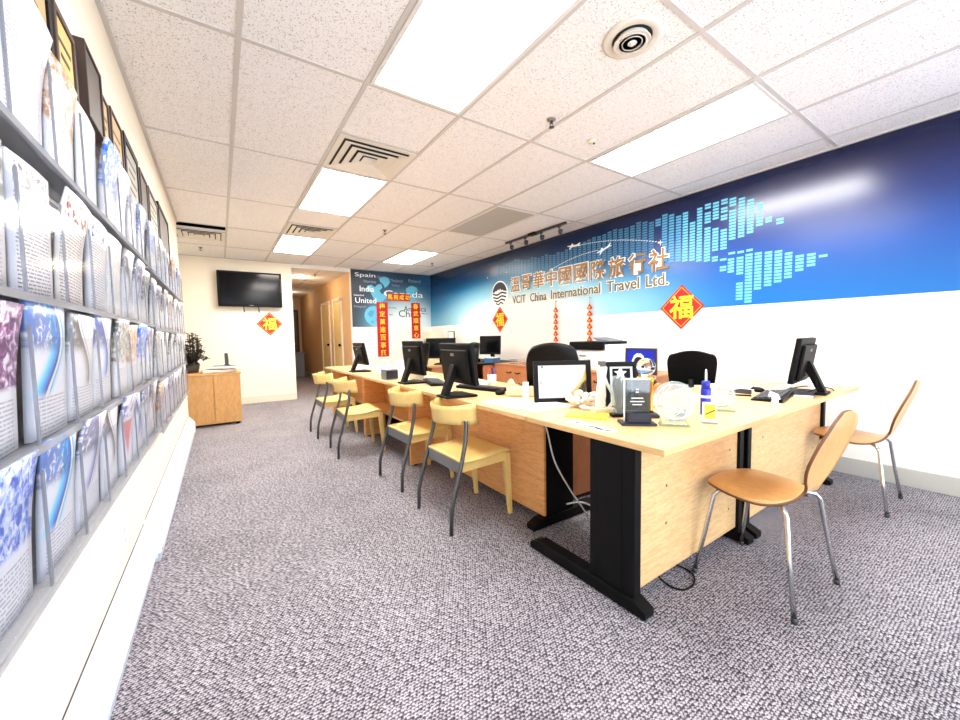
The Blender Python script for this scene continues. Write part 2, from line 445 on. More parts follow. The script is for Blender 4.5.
LEAF = {
 'text': leaflet('text', 1, c=(40,36,52)), 'text2': leaflet('text', 2, c=(120,36,52), ground=(216,210,208)), 'text3': leaflet('text', 3, c=(26,44,96)),
 'pale': leaflet('pale', 4, a=(226,222,240)), 'pale2': leaflet('pale', 5, a=(232,226,218)), 'pale3': leaflet('pale', 6, a=(214,220,232)),
 'wave': leaflet('wave', 7, (28,120,214), (120,206,236), (22,30,78)), 'wave2': leaflet('wave', 9, (120,124,170), (196,200,224), (38,38,60)),
 'wave3': leaflet('wave', 12, (60,96,190), (170,190,230), (30,28,50)), 'grey': leaflet('wave', 14, (120,120,128), (206,206,212), (30,30,36)),
 'photo': leaflet('photo', 16, (170,120,86), (222,188,160), (60,40,34)), 'photo2': leaflet('photo', 18, (60,90,190), (160,180,220), (40,34,40)),
 'photo3': leaflet('photo', 20, (90,94,96), (176,178,172), (34,34,36)), 'dark': leaflet('photo', 22, (70,36,90), (150,90,150), (24,12,34)),
 'red': leaflet('wedge', 24, (206,40,66), c=(120,112,160)), 'blue': leaflet('photo', 26, (40,90,206), (96,150,226), (24,36,110)),
}
LOOK = {'text': 'leaflet of close black type', 'text2': 'leaflet of type under a red heading', 'text3': 'leaflet of type under a navy heading',
 'pale': 'pale lilac leaflet', 'pale2': 'pale cream leaflet', 'pale3': 'pale blue leaflet',
 'wave': 'leaflet with a bright blue swoosh', 'wave2': 'leaflet with a lilac swoosh', 'wave3': 'leaflet with a royal blue swoosh', 'grey': 'leaflet with a grey swoosh',
 'photo': 'leaflet with a tan photo', 'photo2': 'leaflet with a blue photo', 'photo3': 'leaflet with a grey photo', 'dark': 'dark purple leaflet',
 'red': 'white leaflet with a red wedge', 'blue': 'deep blue photo leaflet'}

# ------------------------------------------------------------------ camera
YAW, PITCH, ROLL, FPX = .5947, .0615, -.0177, 383.66
cy, sy = math.cos(YAW), math.sin(YAW); cp, sp = math.cos(PITCH), math.sin(PITCH); cr, sr = math.cos(ROLL), math.sin(ROLL)
fw = Vector((sy, cy, 0)); rt = Vector((cy, -sy, 0)); up = Vector((0,0,1))
dv = fw*cp - up*sp; u2 = up*cp + fw*sp; r3 = rt*cr + u2*sr; u3 = u2*cr - rt*sr
cam = bpy.data.cameras.new('camera'); cam.sensor_width = 36; cam.lens = FPX/960*36; cam.clip_start = .02
co = bpy.data.objects.new('camera', cam); COL.objects.link(co)
Rm = Matrix((r3, u3, -dv)).transposed()
co.matrix_world = Matrix.Translation((0,0,1.141)) @ Rm.to_4x4()
SC.camera = co

# ------------------------------------------------------------------ room shell
CH = 2.575; XL = -.36; XR = 4.09; YB = 8.05; YF = -2.0
m = MB(); m.box(-1.3, YF-.1, -.1, XR+.1, 14.2, 0); struct(m.build('floor', M['carpet']))
gx = [.144+.6096*i for i in range(7)]; gy = [-1.457+1.2192*i for i in range(8)]
m = MB()      # ceiling with one open tile gap beside the far left vent
hx0, hx1, hy0, hy1 = -.62, .135, 5.875, 6.12
m.box(-1.3, YF-.1, CH, XR+.1, hy0, CH+.015); m.box(-1.3, hy1, CH, XR+.1, YB+.1, CH+.015)
m.box(-1.3, hy0, CH, hx0, hy1, CH+.015); m.box(hx1, hy0, CH, XR+.1, hy1, CH+.015)
struct(m.build('ceiling', M['tile']))
m = MB(); m.box(hx0-.05, hy0-.05, CH+.5, hx1+.05, hy1+.05, CH+.52)
for a in ((hx0-.07, hy0-.05, hx0-.05, hy1+.05), (hx1+.05, hy0-.05, hx1+.07, hy1+.05), (hx0-.05, hy0-.07, hx1+.05, hy0-.05), (hx0-.05, hy1+.05, hx1+.05, hy1+.07)):
    m.box(a[0], a[1], CH+.015, a[2], a[3], CH+.5)
struct(m.build('ceiling_plenum', M['dark']))
m = MB(); zz = CH-.006
for x in gx: m.box(x-.012, YF, zz, x+.012, YB, CH+.001)
for y in gy:
    xs = [XL if y < 5.9 else -1.0] + gx + [XR]
    for a, b in zip(xs, xs[1:]): m.box(a+.012, y-.012, zz+.001, b-.012, y+.012, CH+.001)
m.box(XL, YF, zz-.01, XL+.018, 5.86, CH); m.box(XR-.018, YF, zz-.004, XR, YB, CH); m.box(-1.0, YB-.018, zz-.004, 1.18, YB, CH); m.box(2.28, YB-.018, zz-.004, XR, YB, CH)
# half tiles beside the square vents and the light stubs
for x, y in ((1, 2.81), (1, 5.25)): m.box(gx[x]+.012, y-.012, zz+.001, gx[x+1]-.012, y+.012, CH+.001)
struct(m.build('trim_1', M['tbar']))

m = MB(); m.box(XL-.1, YF, 0, XL, 5.86, CH); m.box(-1.1, 5.76, 0, XL-.1, 5.86, CH); m.box(-1.2, 5.76, 0, -1.0, YB, CH); struct(m.build('wall_left', M['cream']))
m = MB(); m.box(-1.2, YB, 0, 1.18, YB+.1, CH); struct(m.build('wall_back', M['cream']))
m = MB(); m.box(2.28, YB, 0, XR+.1, YB+.1, CH); struct(m.build('wall_back.001', M['wall']))
m = MB(); m.box(1.18, YB, 2.50, 2.28, YB+.1, CH); struct(m.build('wall_lintel', M['wall']))
m = MB(); m.box(XR, YF-.1, 0, XR+.1, YB, CH); struct(m.build('wall_right', M['wall']))
# street front behind the camera: low wall, wide shop window
m = MB(); m.box(-.46, YF-.1, 0, XR, YF, .35); m.box(-.46, YF-.1, 2.45, XR, YF, CH); m.box(-.46, YF-.1, .35, -.2, YF, 2.45); m.box(3.95, YF-.1, .35, XR, YF, 2.45)
struct(m.build('wall_front', M['wall']))
m = MB()
for x in (-.2, 1.16, 2.53, 3.9): m.box(x, YF-.08, .35, x+.05, YF-.02, 2.45)
m.box(-.15, YF-.08, .35, 3.9, YF-.02, .40); m.box(-.15, YF-.08, 2.40, 3.9, YF-.02, 2.45)
struct(m.build('window_1', M['lightframe']))
m = MB(); m.box(-.15, YF-.055, .40, 3.9, YF-.05, 2.40); struct(m.build('window_1_pane', clear('window glass', (250,252,255), .02, .0)))

# corridor beyond the opening
m = MB(); m.box(2.28, YB+.1, 0, 2.38, 14.1, 2.52); struct(m.build('wall_corridor_right', M['corridor']))
m = MB(); m.box(1.08, YB+.1, 0, 1.18, 14.1, 2.52); struct(m.build('wall_corridor_left', M['corridor']))
m = MB(); m.box(1.18, 14.0, 0, 2.28, 14.1, 2.52); struct(m.build('wall_corridor_end', M['corridor']))
m = MB(); m.box(1.08, YB+.1, 2.52, 2.38, 14.1, 2.6); struct(m.build('ceiling_corridor', M['tile']))
m = MB()
for y in (8.9, 10.1, 11.3, 12.5, 13.7): m.box(1.18, y-.012, 2.515, 2.28, y+.012, 2.52)
m.box(1.72, 8.15, 2.516, 1.744, 14, 2.521)
struct(m.build('trim_2', M['tbar']))
def corridor_door(n, y0, y1, leafmat):
    m = MB(); f = .07
    m.box(2.245, y0-f, 0, 2.285, y0, 2.03); m.box(2.245, y1, 0, 2.285, y1+f, 2.03); m.box(2.245, y0-f, 2.0, 2.285, y1+f, 2.07)
    m.box(2.262, y0, .01, 2.282, y1, 2.0, 1)
    d = struct(m.build('door_%d' % n, [M['trim'], leafmat]))
    k = MB(); k.ball((2.235, y0+.09, 1.0), .032, 10); k.cyl((2.262, y0+.09, 1.0), (2.24, y0+.09, 1.0), .014)
    k.build('door_knob', M['black'], d)
corridor_door(1, 8.85, 9.52, M['dooryellow']); corridor_door(2, 9.95, 10.75, M['dooryellow'])
m = MB(); m.box(1.25, 13.955, 0, 2.2, 14.0, 2.12, 0); m.box(1.32, 13.94, .02, 2.13, 13.96, 2.05, 1); m.box(1.32, 13.93, .70, 2.13, 13.95, .80, 0)
d = struct(m.build('door_3', [M['brown'], M['doorbrown']])); k = MB(); k.ball((2.03, 13.91, 1.0), .035, 10); k.build('door_knob', M['brass'], d)
m = MB(); m.box(1.5, 12.6, .02, 2.1, 13.1, .72); m.box(1.46, 12.56, .72, 2.14, 13.14, .75)
tag(m.build('storage_cabinet', M['greyp'], bevel=.006), 'low grey cabinet standing at the end of the brown corridor', 'cabinet')

# baseboards
m = MB(); m.box(XR-.014, YF, 0, XR, YB, .13); struct(m.build('baseboard_right', M['basegrey'], bevel=.003))
m = MB(); m.box(-1.0, YB-.014, 0, 1.18, YB, .13); m.box(2.28, YB-.014, 0, XR-.02, YB, .13); struct(m.build('baseboard_back', M['trim'], bevel=.003))
m = MB(); m.box(1.16, YB+.1, 0, 1.195, 13.9, .11); m.box(2.268, 10.85, 0, 2.28, 13.9, .11); struct(m.build('baseboard_corridor', M['trim']))

# ------------------------------------------------------------------ ceiling fittings
def troffer(ix, y0, lab, mat):
    x0, x1, y1 = gx[ix]+.014, gx[ix+1]-.014, y0+1.2192-.014; y0 += .014
    t = thing('ceiling_light', lab, 'ceiling light', ((x0+x1)/2, (y0+y1)/2, CH), 0, 'ceiling light panels')
    a, b = (x1-x0)/2, (y1-y0)/2; m = MB(); w = .022
    m.box(-a, -b, -.012, a, -b+w, -.001); m.box(-a, b-w, -.012, a, b, -.001); m.box(-a, -b+w, -.012, -a+w, b-w, -.001); m.box(a-w, -b+w, -.012, a, b-w, -.001)
    m.build('frame', M['lightframe'], t)
    m = MB(); m.box(-a+w, -b+w, -.008, a-w, b-w, -.002); m.build('diffuser', mat, t)
troffer(1, gy[2], 'large lit ceiling panel nearest the camera, at the top of the picture', M['lamp_white'])
troffer(4, gy[2], 'lit ceiling panel running beside the blue mural', M['lamp_mid'])
troffer(1, gy[4], 'lit ceiling panel just beyond the nearer square vent', M['lamp_mid'])
troffer(1, gy[6], 'far lit ceiling panel in front of the wall television', M['lamp_warm'])
troffer(4, gy[6], 'far lit ceiling panel above the red banners', M['lamp_soft'])
troffer(4, gy[4], 'unlit grey ceiling panel beside the track lights', M['greydiff'])

def square_vent(x0, x1, y0, y1, lab):
    t = thing('ceiling_vent', lab, 'air vent', ((x0+x1)/2, (y0+y1)/2, CH), 0, 'square ceiling vents')
    a, b = (x1-x0)/2-.014, (y1-y0)/2-.014
    def ring(m, r0, r1, z0, z1, th=.004):
        # sloping square ring, r are fractions of the half sizes
        P = []
        for r, z in ((r0, z0), (r1, z1), (r1, z1+th), (r0, z0+th)):
            P += [(-a*r,-b*r,z),(a*r,-b*r,z),(a*r,b*r,z),(-a*r,b*r,z)]
        fs = []
        for k in range(4):
            for i in range(4):
                j = (i+1) % 4; k2 = (k+1) % 4
                fs.append((k*4+i, k*4+j, k2*4+j, k2*4+i))
        m.add(P, fs)
    m = MB(); m.box(-a, -b, -.003, a, b, -.001); m.build('duct_opening', M['ventdark'], t)
    m = MB(); ring(m, 1.0, .86, -.008, -.006); m.build('frame', M['vent'], t)
    for r in (.82, .60, .38):
        m = MB(); ring(m, r, r-.175, -.020, -.006); m.build('louver', M['vent'], t)
    m = MB(); m.box(-a*.17, -b*.17, -.016, a*.17, b*.17, -.011); m.build('core_plate', M['vent'], t)
square_vent(gx[1], gx[2], 2.81, 3.419, 'square ceiling vent nearer the camera, between two lit panels')
square_vent(gx[1], gx[2], 5.25, 5.858, 'square ceiling vent in front of the farthest lit panel')
square_vent(-.46, gx[0], 6.15, 6.76, 'square ceiling vent by the left wall beside a dark open gap')

t = thing('round_ceiling_diffuser', 'round white ceiling air diffuser of black and white rings', 'air vent', (1.73, 1.19, CH))
m = MB(); m.cyl((0,0,-.004), (0,0,-.001), .10, n=40); m.build('duct_opening', M['ventdark'], t)
m = MB(); m.lathe([(.135,-.001),(.137,-.006),(.125,-.011),(.098,-.012),(.092,-.008),(.092,-.001)], n=48); m.build('flange', M['vent'], t)
for r in (.078, .058, .040):
    m = MB(); m.lathe([(r+.008,-.026),(r+.006,-.030),(r-.006,-.010),(r-.004,-.007)], n=40); m.build('ring', M['vent'], t)
m = MB(); m.lathe([(0,-.032),(.016,-.031),(.024,-.024),(.012,-.008)], n=24); m.build('hub', M['vent'], t)

def sprinkler(x, y, z, lab):
    t = thing('fire_sprinkler', lab, 'sprinkler', (x, y, z), 0, 'ceiling sprinklers')
    m = MB(); m.lathe([(.03,-.001),(.03,-.006),(.012,-.014)], n=20); m.build('escutcheon', M['brass'], t)
    m = MB(); m.cyl((0,0,-.012), (0,0,-.028), .010); m.tube([(.008,0,-.026),(.016,0,-.036),(.004,0,-.050)], .003, 6); m.tube([(-.008,0,-.026),(-.016,0,-.036),(-.004,0,-.050)], .003, 6)
    m.lathe([(0,-.050),(.018,-.051),(.018,-.054),(0,-.054)], n=16); m.build('sprinkler_head', M['darkgrey'], t)
sprinkler(1.9, 1.91, CH, 'small dark ceiling sprinkler nearest the camera, beside the large lit panel')
sprinkler(-.17, 7.29, CH, 'ceiling sprinkler above the left end of the television wall')
sprinkler(3.48, 6.74, CH, 'ceiling sprinkler in the far corner above the murals')
sprinkler(1.89, 5.0, CH, 'ceiling sprinkler in the middle of the ceiling, left of the unlit grey panel')
sprinkler(1.74, 8.75, 2.515, 'ceiling sprinkler inside the corridor opening')
t = thing('motion_detector', 'small cream detector on the ceiling beside the nearest sprinkler', 'detector', (2.35, 1.95, CH))
m = MB(); m.lathe([(.03,-.001),(.03,-.012),(.022,-.022),(0,-.026)], n=20); m.build('housing', M['cream_p'], t)
m = MB(); m.ball((.012,-.012,-.024), .009, 8); m.build('lens', M['darkgrey'], t)
t = thing('corridor_downlight', 'small warm downlight in the corridor ceiling', 'ceiling light', (1.55, 9.3, 2.52))
m = MB(); m.lathe([(.09,-.001),(.09,-.012),(.075,-.016),(.075,-.004)], n=28); m.build('trim_ring', M['lightframe'], t)
m = MB(); m.cyl((0,0,-.010), (0,0,-.003), .072, n=24); m.build('lens', M['lamp_small'], t)

# track light
t = thing('track_light', 'black ceiling track with four small spot heads above the mural', 'track light', (3.70, 4.09, CH))
m = MB(); m.box(-.016, -.62, -.03, .016, .62, -.004); m.build('track', M['darkgrey'], t, bevel=.003)
m = MB(); m.box(-.045, -.07, -.035, .045, .07, -.003); m.build('power_feed', M['black'], t, bevel=.006)
for y in (.50, .17, -.16, -.50):
    h = MB(); h.cyl((0,y,-.03), (0,y,-.075), .008, n=8); h.box(-.012, y-.022, -.05, .012, y+.022, -.03); hd = h.build('spot_stem', M['darkgrey'], t)
    h = MB(); h.lathe([(.012,-.135),(.024,-.125),(.032,-.085),(.026,-.070),(0,-.068)], (.02,y,0), n=16); h.build('spot_head', M['darkgrey'], hd)

# ------------------------------------------------------------------ murals (printed wallcovering)
mt = thing('wall_mural', 'glossy blue world map mural along the upper right wall', 'mural', (0,0,0))
m = MB(); m.box(XR-.004, YF, 1.39, XR-.0003, YB-.005, CH-.012); m.build('mural_sheet', M['mural'], mt)
XP = XR-.0045
# map of small bars: (picture column left, right, [z spans]) turned into metres on the wall
bars = MB()
def zrow(z0, z1, y0, y1, mi):
    z = z0
    while z < z1-.008:
        bars.box(XP-.0006, y0, z, XP, y1, z+.020, mi); z += .0285
UP = [(2.47,.062,[(2.327,2.401)]),(2.393,.06,[(1.929,2.434)]),(2.317,.058,[(1.908,2.422)]),(2.24,.056,[(1.902,2.373)]),(2.168,.055,[(1.89,2.408)]),(2.094,.054,[(1.885,2.278)]),
 (2.024,.051,[(1.866,2.41)]),(1.946,.057,[(2.369,2.406),(2.229,2.347),(1.852,2.181)]),(1.871,.055,[(2.363,2.403),(2.247,2.348),(1.942,2.164),(1.839,1.902)]),
 (1.795,.057,[(2.37,2.413),(2.292,2.352),(2.221,2.271),(1.942,2.146),(1.834,1.863),(1.733,1.773)]),(1.721,.058,[(2.331,2.411),(2.019,2.303),(1.881,1.909)]),(1.645,.053,[(2.024,2.396),(1.878,1.906)]),
 (1.572,.052,[(2.045,2.36),(1.881,1.905)]),(1.498,.052,[(2.224,2.31),(2.094,2.191)]),(1.428,.048,[(2.133,2.162),(2.107,2.12)]),(1.345,.051,[(2.073,2.121)]),
 (1.726,.055,[(1.709,1.837)]),(1.649,.057,[(1.681,1.859),(1.442,1.6)]),(1.575,.058,[(1.411,1.865)]),(1.501,.056,[(1.524,1.862)]),(1.423,.056,[(1.546,1.844)]),(1.349,.055,[(1.569,1.837)]),
 (1.276,.053,[(1.596,1.804)]),(1.199,.056,[(1.645,1.78)]),(1.122,.056,[(1.673,1.781)]),(1.046,.054,[(1.734,1.758)])]
UP = [(y, w, sp_, 1 if y > 2.2 else 0) for y, w, sp_ in UP]
BM = [M['printcyan'], M['printcyan2'], M['printcyan3']]
for south in (False, True):
    bars = MB()
    for y, w, sp_, mi in UP:
        for a, b in sp_:
            if (y < 1.85 and b < 1.87) == south: zrow(a, b, y-w/2, y+w/2, mi)
    bars.build('printed_map', BM, mt)
bars = MB()
y = 2.55
while y < 5.5:
    k = (y-2.55)/2.9; top = 2.36+.05*math.sin(y*2.7)+.03*rnd.random()-.16*max(0, k-.55); bot = 2.02-.05*k+.06*rnd.random()
    zrow(bot, top, y-.030, y+.030, 2); y += .080
bars.build('printed_map', BM, mt)
# flight paths, stars, aeroplanes
def arc(p0, p1, lift, n):
    m = MB()
    for i in range(n):
        q = i/(n-1); yy = p0[0]+(p1[0]-p0[0])*q; zz_ = p0[1]+(p1[1]-p0[1])*q+lift*4*q*(1-q)
        m.box(XP-.0012, yy-.011, zz_-.004, XP, yy+.011, zz_+.004)
    m.build('flight_path', M['printwhite'], mt)
arc((3.62, 2.345), (2.46, 2.15), .045, 34); arc((4.35, 2.02), (3.3, 2.22), .055, 30)
for yy, zz_, r in ((2.44,2.14,.035),(5.2,2.22,.02),(5.75,2.2,.018),(4.35,2.02,.03)):
    pts = []
    for k in range(8):
        rr = r if k % 2 == 0 else r*.28; pts.append((rr*math.cos(k*PI/4), rr*math.sin(k*PI/4)))
    m = MB(); m.prism(pts, (XP, yy, zz_), (0,-1,0), (0,0,1), (-.0012,0,0)); m.build('printed_star', M['printwhite'], mt)
PLANE = [(.0,.012),(.10,.02),(.17,.055),(.20,.055),(.16,.005),(.20,-.004),(.20,-.016),(.12,-.016),(.0,-.022),(-.03,-.026),(-.10,-.075),(-.125,-.07),(-.085,-.02),(-.16,-.012),(-.185,-.002),(-.16,.008),(-.07,.012),(-.05,.05),(-.03,.05)]
for (yy, zz_, sgn, ang, sc) in ((3.70, 2.36, -1, -.12, .62), (3.2, 2.215, -1, .25, .62)):
    m = MB(); ca, sa = math.cos(ang), math.sin(ang)
    pts = [((u*ca*-sgn - w*sa)*sc, (u*-sgn*sa + w*ca)*sc) for u, w in PLANE]
    m.prism(pts, (XP, yy, zz_), (0,-1,0), (0,0,1), (-.0014,0,0)); m.build('printed_airplane', M['printwhite'], mt)

mb_ = thing('word_mural', 'dark blue mural of country names and a globe on the back wall', 'mural', (0,0,0))
m = MB(); m.box(2.285, YB-.004, 1.38, XR-.005, YB-.0003, CH-.012); m.build('mural_sheet', M['muralback'], mb_)
YP = YB-.0045
def word(s, x, z, h, mat, w=None): write('printed_word', s, M[mat], mb_, (x, YP, z), (1,0,0), (0,0,1), h=h, w=w, ext=.001, off=.004)
word('Spain', 2.37, 2.40, .105, 'printwhite', .43); word('Norway', 2.55, 2.29, .075, 'printgrey'); word('India', 2.46, 2.12, .115, 'printwhite'); word('Switzerland', 2.33, 2.025, .032, 'printwhite')
word('United', 2.36, 1.88, .11, 'printwhite', .44); word('Nepal', 2.33, 1.77, .06, 'printgrey', .24); word('Greece', 2.83, 2.42, .055, 'printgrey'); word('Thailand', 3.12, 2.36, .06, 'printgrey')
word('Canada', 2.98, 2.04, .13, 'printwhite', .92); word('Japan', 3.72, 1.93, .10, 'printgrey', .30); word('Finland', 3.55, 2.37, .075, 'printgrey'); word('Turkey', 3.15, 2.25, .06, 'printgrey')
word('Germany', 3.05, 1.77, .05, 'printdark'); word('Egypt', 3.08, 1.63, .04, 'printdark'); word('America', 3.42, 1.73, .115, 'printdark', .55); word('China', 3.30, 1.60, .15, 'printdark', .54); word('Mexico', 3.86, 1.67, .035, 'printdark')
m = MB()
NA = [(2.62,2.24),(2.70,2.27),(2.78,2.22),(2.84,2.28),(2.92,2.30),(2.95,2.22),(2.88,2.15),(2.93,2.08),(3.02,2.13),(3.06,2.05),(2.98,1.96),(2.93,1.92),(2.88,1.86),(2.82,1.84),(2.78,1.90),(2.73,2.02),(2.68,2.12),(2.60,2.16)]
GR = [(2.88,2.42),(3.00,2.46),(3.10,2.43),(3.12,2.34),(3.06,2.26),(3.00,2.22),(2.96,2.30),(2.90,2.34)]
EU = [(3.48,2.22),(3.56,2.28),(3.64,2.30),(3.74,2.27),(3.78,2.20),(3.70,2.17),(3.68,2.06),(3.70,1.96),(3.64,1.92),(3.60,2.02),(3.56,2.12),(3.50,2.14)]
for p in (NA, GR, EU): m = MB(); m.prism(p, (0, YP, 0), (1,0,0), (0,0,1), (0,-.0008,0)); m.build('map_landmass', M['printcyan'], mb_)
m = MB(); m.cyl((2.74, YP-.0009, 1.62), (2.74, YP, 1.62), .20, n=40, smooth=False); m.build('printed_globe', M['printcyan'], mb_)
m = MB()
for p in ([(2.60,1.66),(2.68,1.74),(2.76,1.72),(2.72,1.62),(2.66,1.58)], [(2.80,1.60),(2.88,1.66),(2.90,1.56),(2.84,1.48),(2.78,1.52)], [(2.66,1.50),(2.74,1.52),(2.72,1.45)]):
    m.prism(p, (0, YP-.0009, 0), (1,0,0), (0,0,1), (0,-.0006,0))
m.build('globe_land', M['printcyan2'], mb_)

# ------------------------------------------------------------------ company sign: cut-out letters on the mural
AX, AY = (0,-1,0), (0,0,1)
sg = thing('company_sign', 'bronze and white company name in cut-out letters on the mural', 'sign', (0,0,0))
def cut(body, yc, zc, h, w, mat, name):
    b_ = write(name, body, M['signwhite'], sg, (XR-.006, yc, zc), AX, AY, h=h, w=w, off=.050, ext=.010, center=True)
    f_ = write(name+'_face', body, M[mat], b_, (XR-.0165, yc, zc), AX, AY, h=h, w=w, off=.012, ext=.004, center=True)
for ch, yc, zc in zip('溫哥華中國國際旅行社', (4.95,4.67,4.39,4.12,3.84,3.56,3.28,3.0,2.72,2.45), (1.985,1.985,1.985,1.98,1.975,1.975,1.97,1.965,1.96,1.955)):
    cut(ch, yc, zc, .235, .225, 'signgold', 'sign_character')
for wd_, (a, b), h in zip(('VCIT', 'China', 'International', 'Travel', 'Ltd.'), ((5.02,4.69),(4.58,4.22),(4.12,3.24),(3.14,2.69),(2.60,2.34)), (.125,.13,.13,.13,.13)):
    cut(wd_, (a+b)/2, 1.735, h, a-b, 'signgrey', 'sign_word')
lg = thing('round_logo', 'round navy and white wave logo at the left of the company name', 'logo', (XR-.004, 5.38, 1.87))
m = MB(); m.cyl((-.012,0,0), (0,0,0), .225, n=48, smooth=False); m.build('logo_disc', M['signwhite'], lg)
m = MB()
def lpoly(pts): m.prism([(u*.205, w*.205) for u, w in pts], (-.0125,0,0), (0,-1,0), (0,0,1), (-.003,0,0))
top = [(math.cos(a), math.sin(a)) for a in [math.radians(8+164*i/24) for i in range(25)]]
inner = []
for i in range(25):
    q = -1+2*i/24; r = .20+.30*max(0, math.cos(q*PI/2))
    inner.append((q*.98, .06+(.22 if i % 4 in (1,2) else .08)*(1-abs(q))+r*.35))
lpoly(top + inner)
for z0, th in ((.02,.14),(-.26,.14),(-.54,.13),(-.80,.12)):
    L = []; U_ = []
    for i in range(17):
        q = -1+2*i/16; r = math.sqrt(max(0, 1-(z0-.05)**2))*.96; x_ = q*r; wv = .09*math.sin(q*PI*1.3)
        L.append((x_, z0-th/2+wv*(1-abs(q)*.4))); U_.append((x_, z0+th/2+wv*(1-abs(q)*.4)))
    lpoly(L + U_[::-1])
m.build('wave_emblem', M['navy'], lg)

# ------------------------------------------------------------------ red festive paper
def fu(loc, ax, nrm, half, lab):
    t = thing('fortune_diamond', lab, 'wall decoration', loc, 0, 'red fortune diamonds')
    ax = Vector(ax); nrm = Vector(nrm)
    m = MB(); h = half; m.prism([(0,-h),(h,0),(0,h),(-h,0)], (0,0,0), ax, (0,0,1), nrm*.004); m.build('red_card', M['red'], t)
    m = MB(); g = h*.90; k = h*.86
    for i in range(4):
        P = [(0,-1),(1,0),(0,1),(-1,0)]; a, b = P[i], P[(i+1)%4]
        m.prism([(a[0]*g,a[1]*g),(b[0]*g,b[1]*g),(b[0]*k,b[1]*k),(a[0]*k,a[1]*k)], nrm*.004, ax, (0,0,1), nrm*.0008)
    m.build('gold_border', M['gold'], t)
    write('fortune_character', '福', M['yellowfoil'], t, nrm*.006, ax, (0,0,1), h=half*1.02, off=.02, ext=.001, center=True)
M['yellowfoil'] = plain('bright yellow print', (255,214,40), .45)
fu((XR-.006, 2.195, 1.415), (0,-1,0), (-1,0,0), .235, 'large red diamond with a gold character, on the right wall right of the company name')
fu((XR-.006, 5.39, 1.43), (0,-1,0), (-1,0,0), .225, 'red diamond with a gold character, below the round logo')
fu((.78, YB-.006, 1.44), (1,0,0), (0,-1,0), .215, 'red diamond with a gold character, under the wall television')
def couplet(x0, x1, z0, z1, chars, vertical, lab):
    t = thing('red_banner', lab, 'paper banner', ((x0+x1)/2, YB-.006, (z0+z1)/2), 0, 'red couplet banners')
    a, b = (x1-x0)/2, (z1-z0)/2
    m = MB(); m.box(-a, -.003, -b, a, 0, b); m.build('red_strip', M['red'], t)
    n = len(chars)
    for i, c in enumerate(chars):
        if vertical: o = (0, -.0045, b-(i+.5)*2*b/n); h = min(2*b/n*.72, a*1.35)
        else: o = (-a+(i+.5)*2*a/n, -.0045, 0); h = min(2*a/n*.8, b*1.3)
        write('gold_character', c, M['yellowfoil'], t, o, (1,0,0), (0,0,1), h=h, off=.015, ext=.001, center=True)
couplet(2.80, 3.05, .74, 1.91, '梅定萬進百事興', True, 'long red vertical banner of gold characters, left one of the pair on the back wall')
couplet(3.60, 3.81, 1.12, 1.92, '春武順意心', True, 'shorter red vertical banner of gold characters, right one of the pair on the back wall')
couplet(3.04, 3.58, 1.95, 2.11, '馬到成功', False, 'short red horizontal banner above the two vertical banners')
def firecracker(y, lab):
    t = thing('hanging_ornament', lab, 'hanging ornament', (XR-.03, y, 1.63), 0, 'red hanging ornaments')
    m = MB(); m.tube([(0,0,.0),(0,0,-.60)], .003, 6); m.build('cord', M['red'], t)
    m = MB(); m.cyl((.03,0,.0),(-.004,0,0), .004, n=8); m.build('hook', M['darkgrey'], t)
    for i in range(6):
        z = -.13-.085*i; m = MB(); s_ = .040
        m.prism([(0,s_*1.1),(s_,-.01),(s_*.55,-s_*.7),(-s_*.55,-s_*.7),(-s_,-.01)], (-.008,0,z), (0,-1,0), (0,0,1), (.016,0,0)); m.cyl((-.010,0,z-.004),(.010,0,z-.004), .017, n=12, m=1)
        m.build('red_charm', [M['red'], M['gold']], t)
    m = MB(); m.cyl((0,0,-.60),(0,0,-.66), .010, .016, n=10); m.build('tassel', M['gold'], t)
firecracker(4.02, 'left one of the two red charm strings hanging below the company name')
firecracker(3.40, 'right one of the two red charm strings, hanging above the photocopier')

# ------------------------------------------------------------------ television
t = thing('wall_television', 'black flat television mounted on the cream back wall', 'television', (.50, YB-.01, 2.04), 0)
m = MB(); m.box(-.2, -.06, -.15, .2, 0, .15); m.build('wall_bracket', M['black'], t)
m = MB(); m.box(-.49, -.13, -.305, .49, -.06, .305); tv = m.build('tv_housing', M['blackp'], t, bevel=.012)
m = MB(); m.box(-.455, -.1335, -.255, .455, -.1295, .275); m.build('tv_screen', M['screen'], t)
m = MB(); m.box(-.03, -.134, -.288, .03, -.130, -.276); m.build('maker_badge', M['greyp'], t)
m = MB()
for i in range(5): m.box(.466, -.134, .17-.05*i, .480, -.130, .19-.05*i)
m.build('control_buttons', M['greyp'], t)
for x in (-.12, .11):
    m = MB(); m.tube([(x,-.03,-.28),(x+.005,-.03,-.34),(x+.01,-.02,-.40)], .008, 8); m.build('cable_end', M['darkgrey'], t)

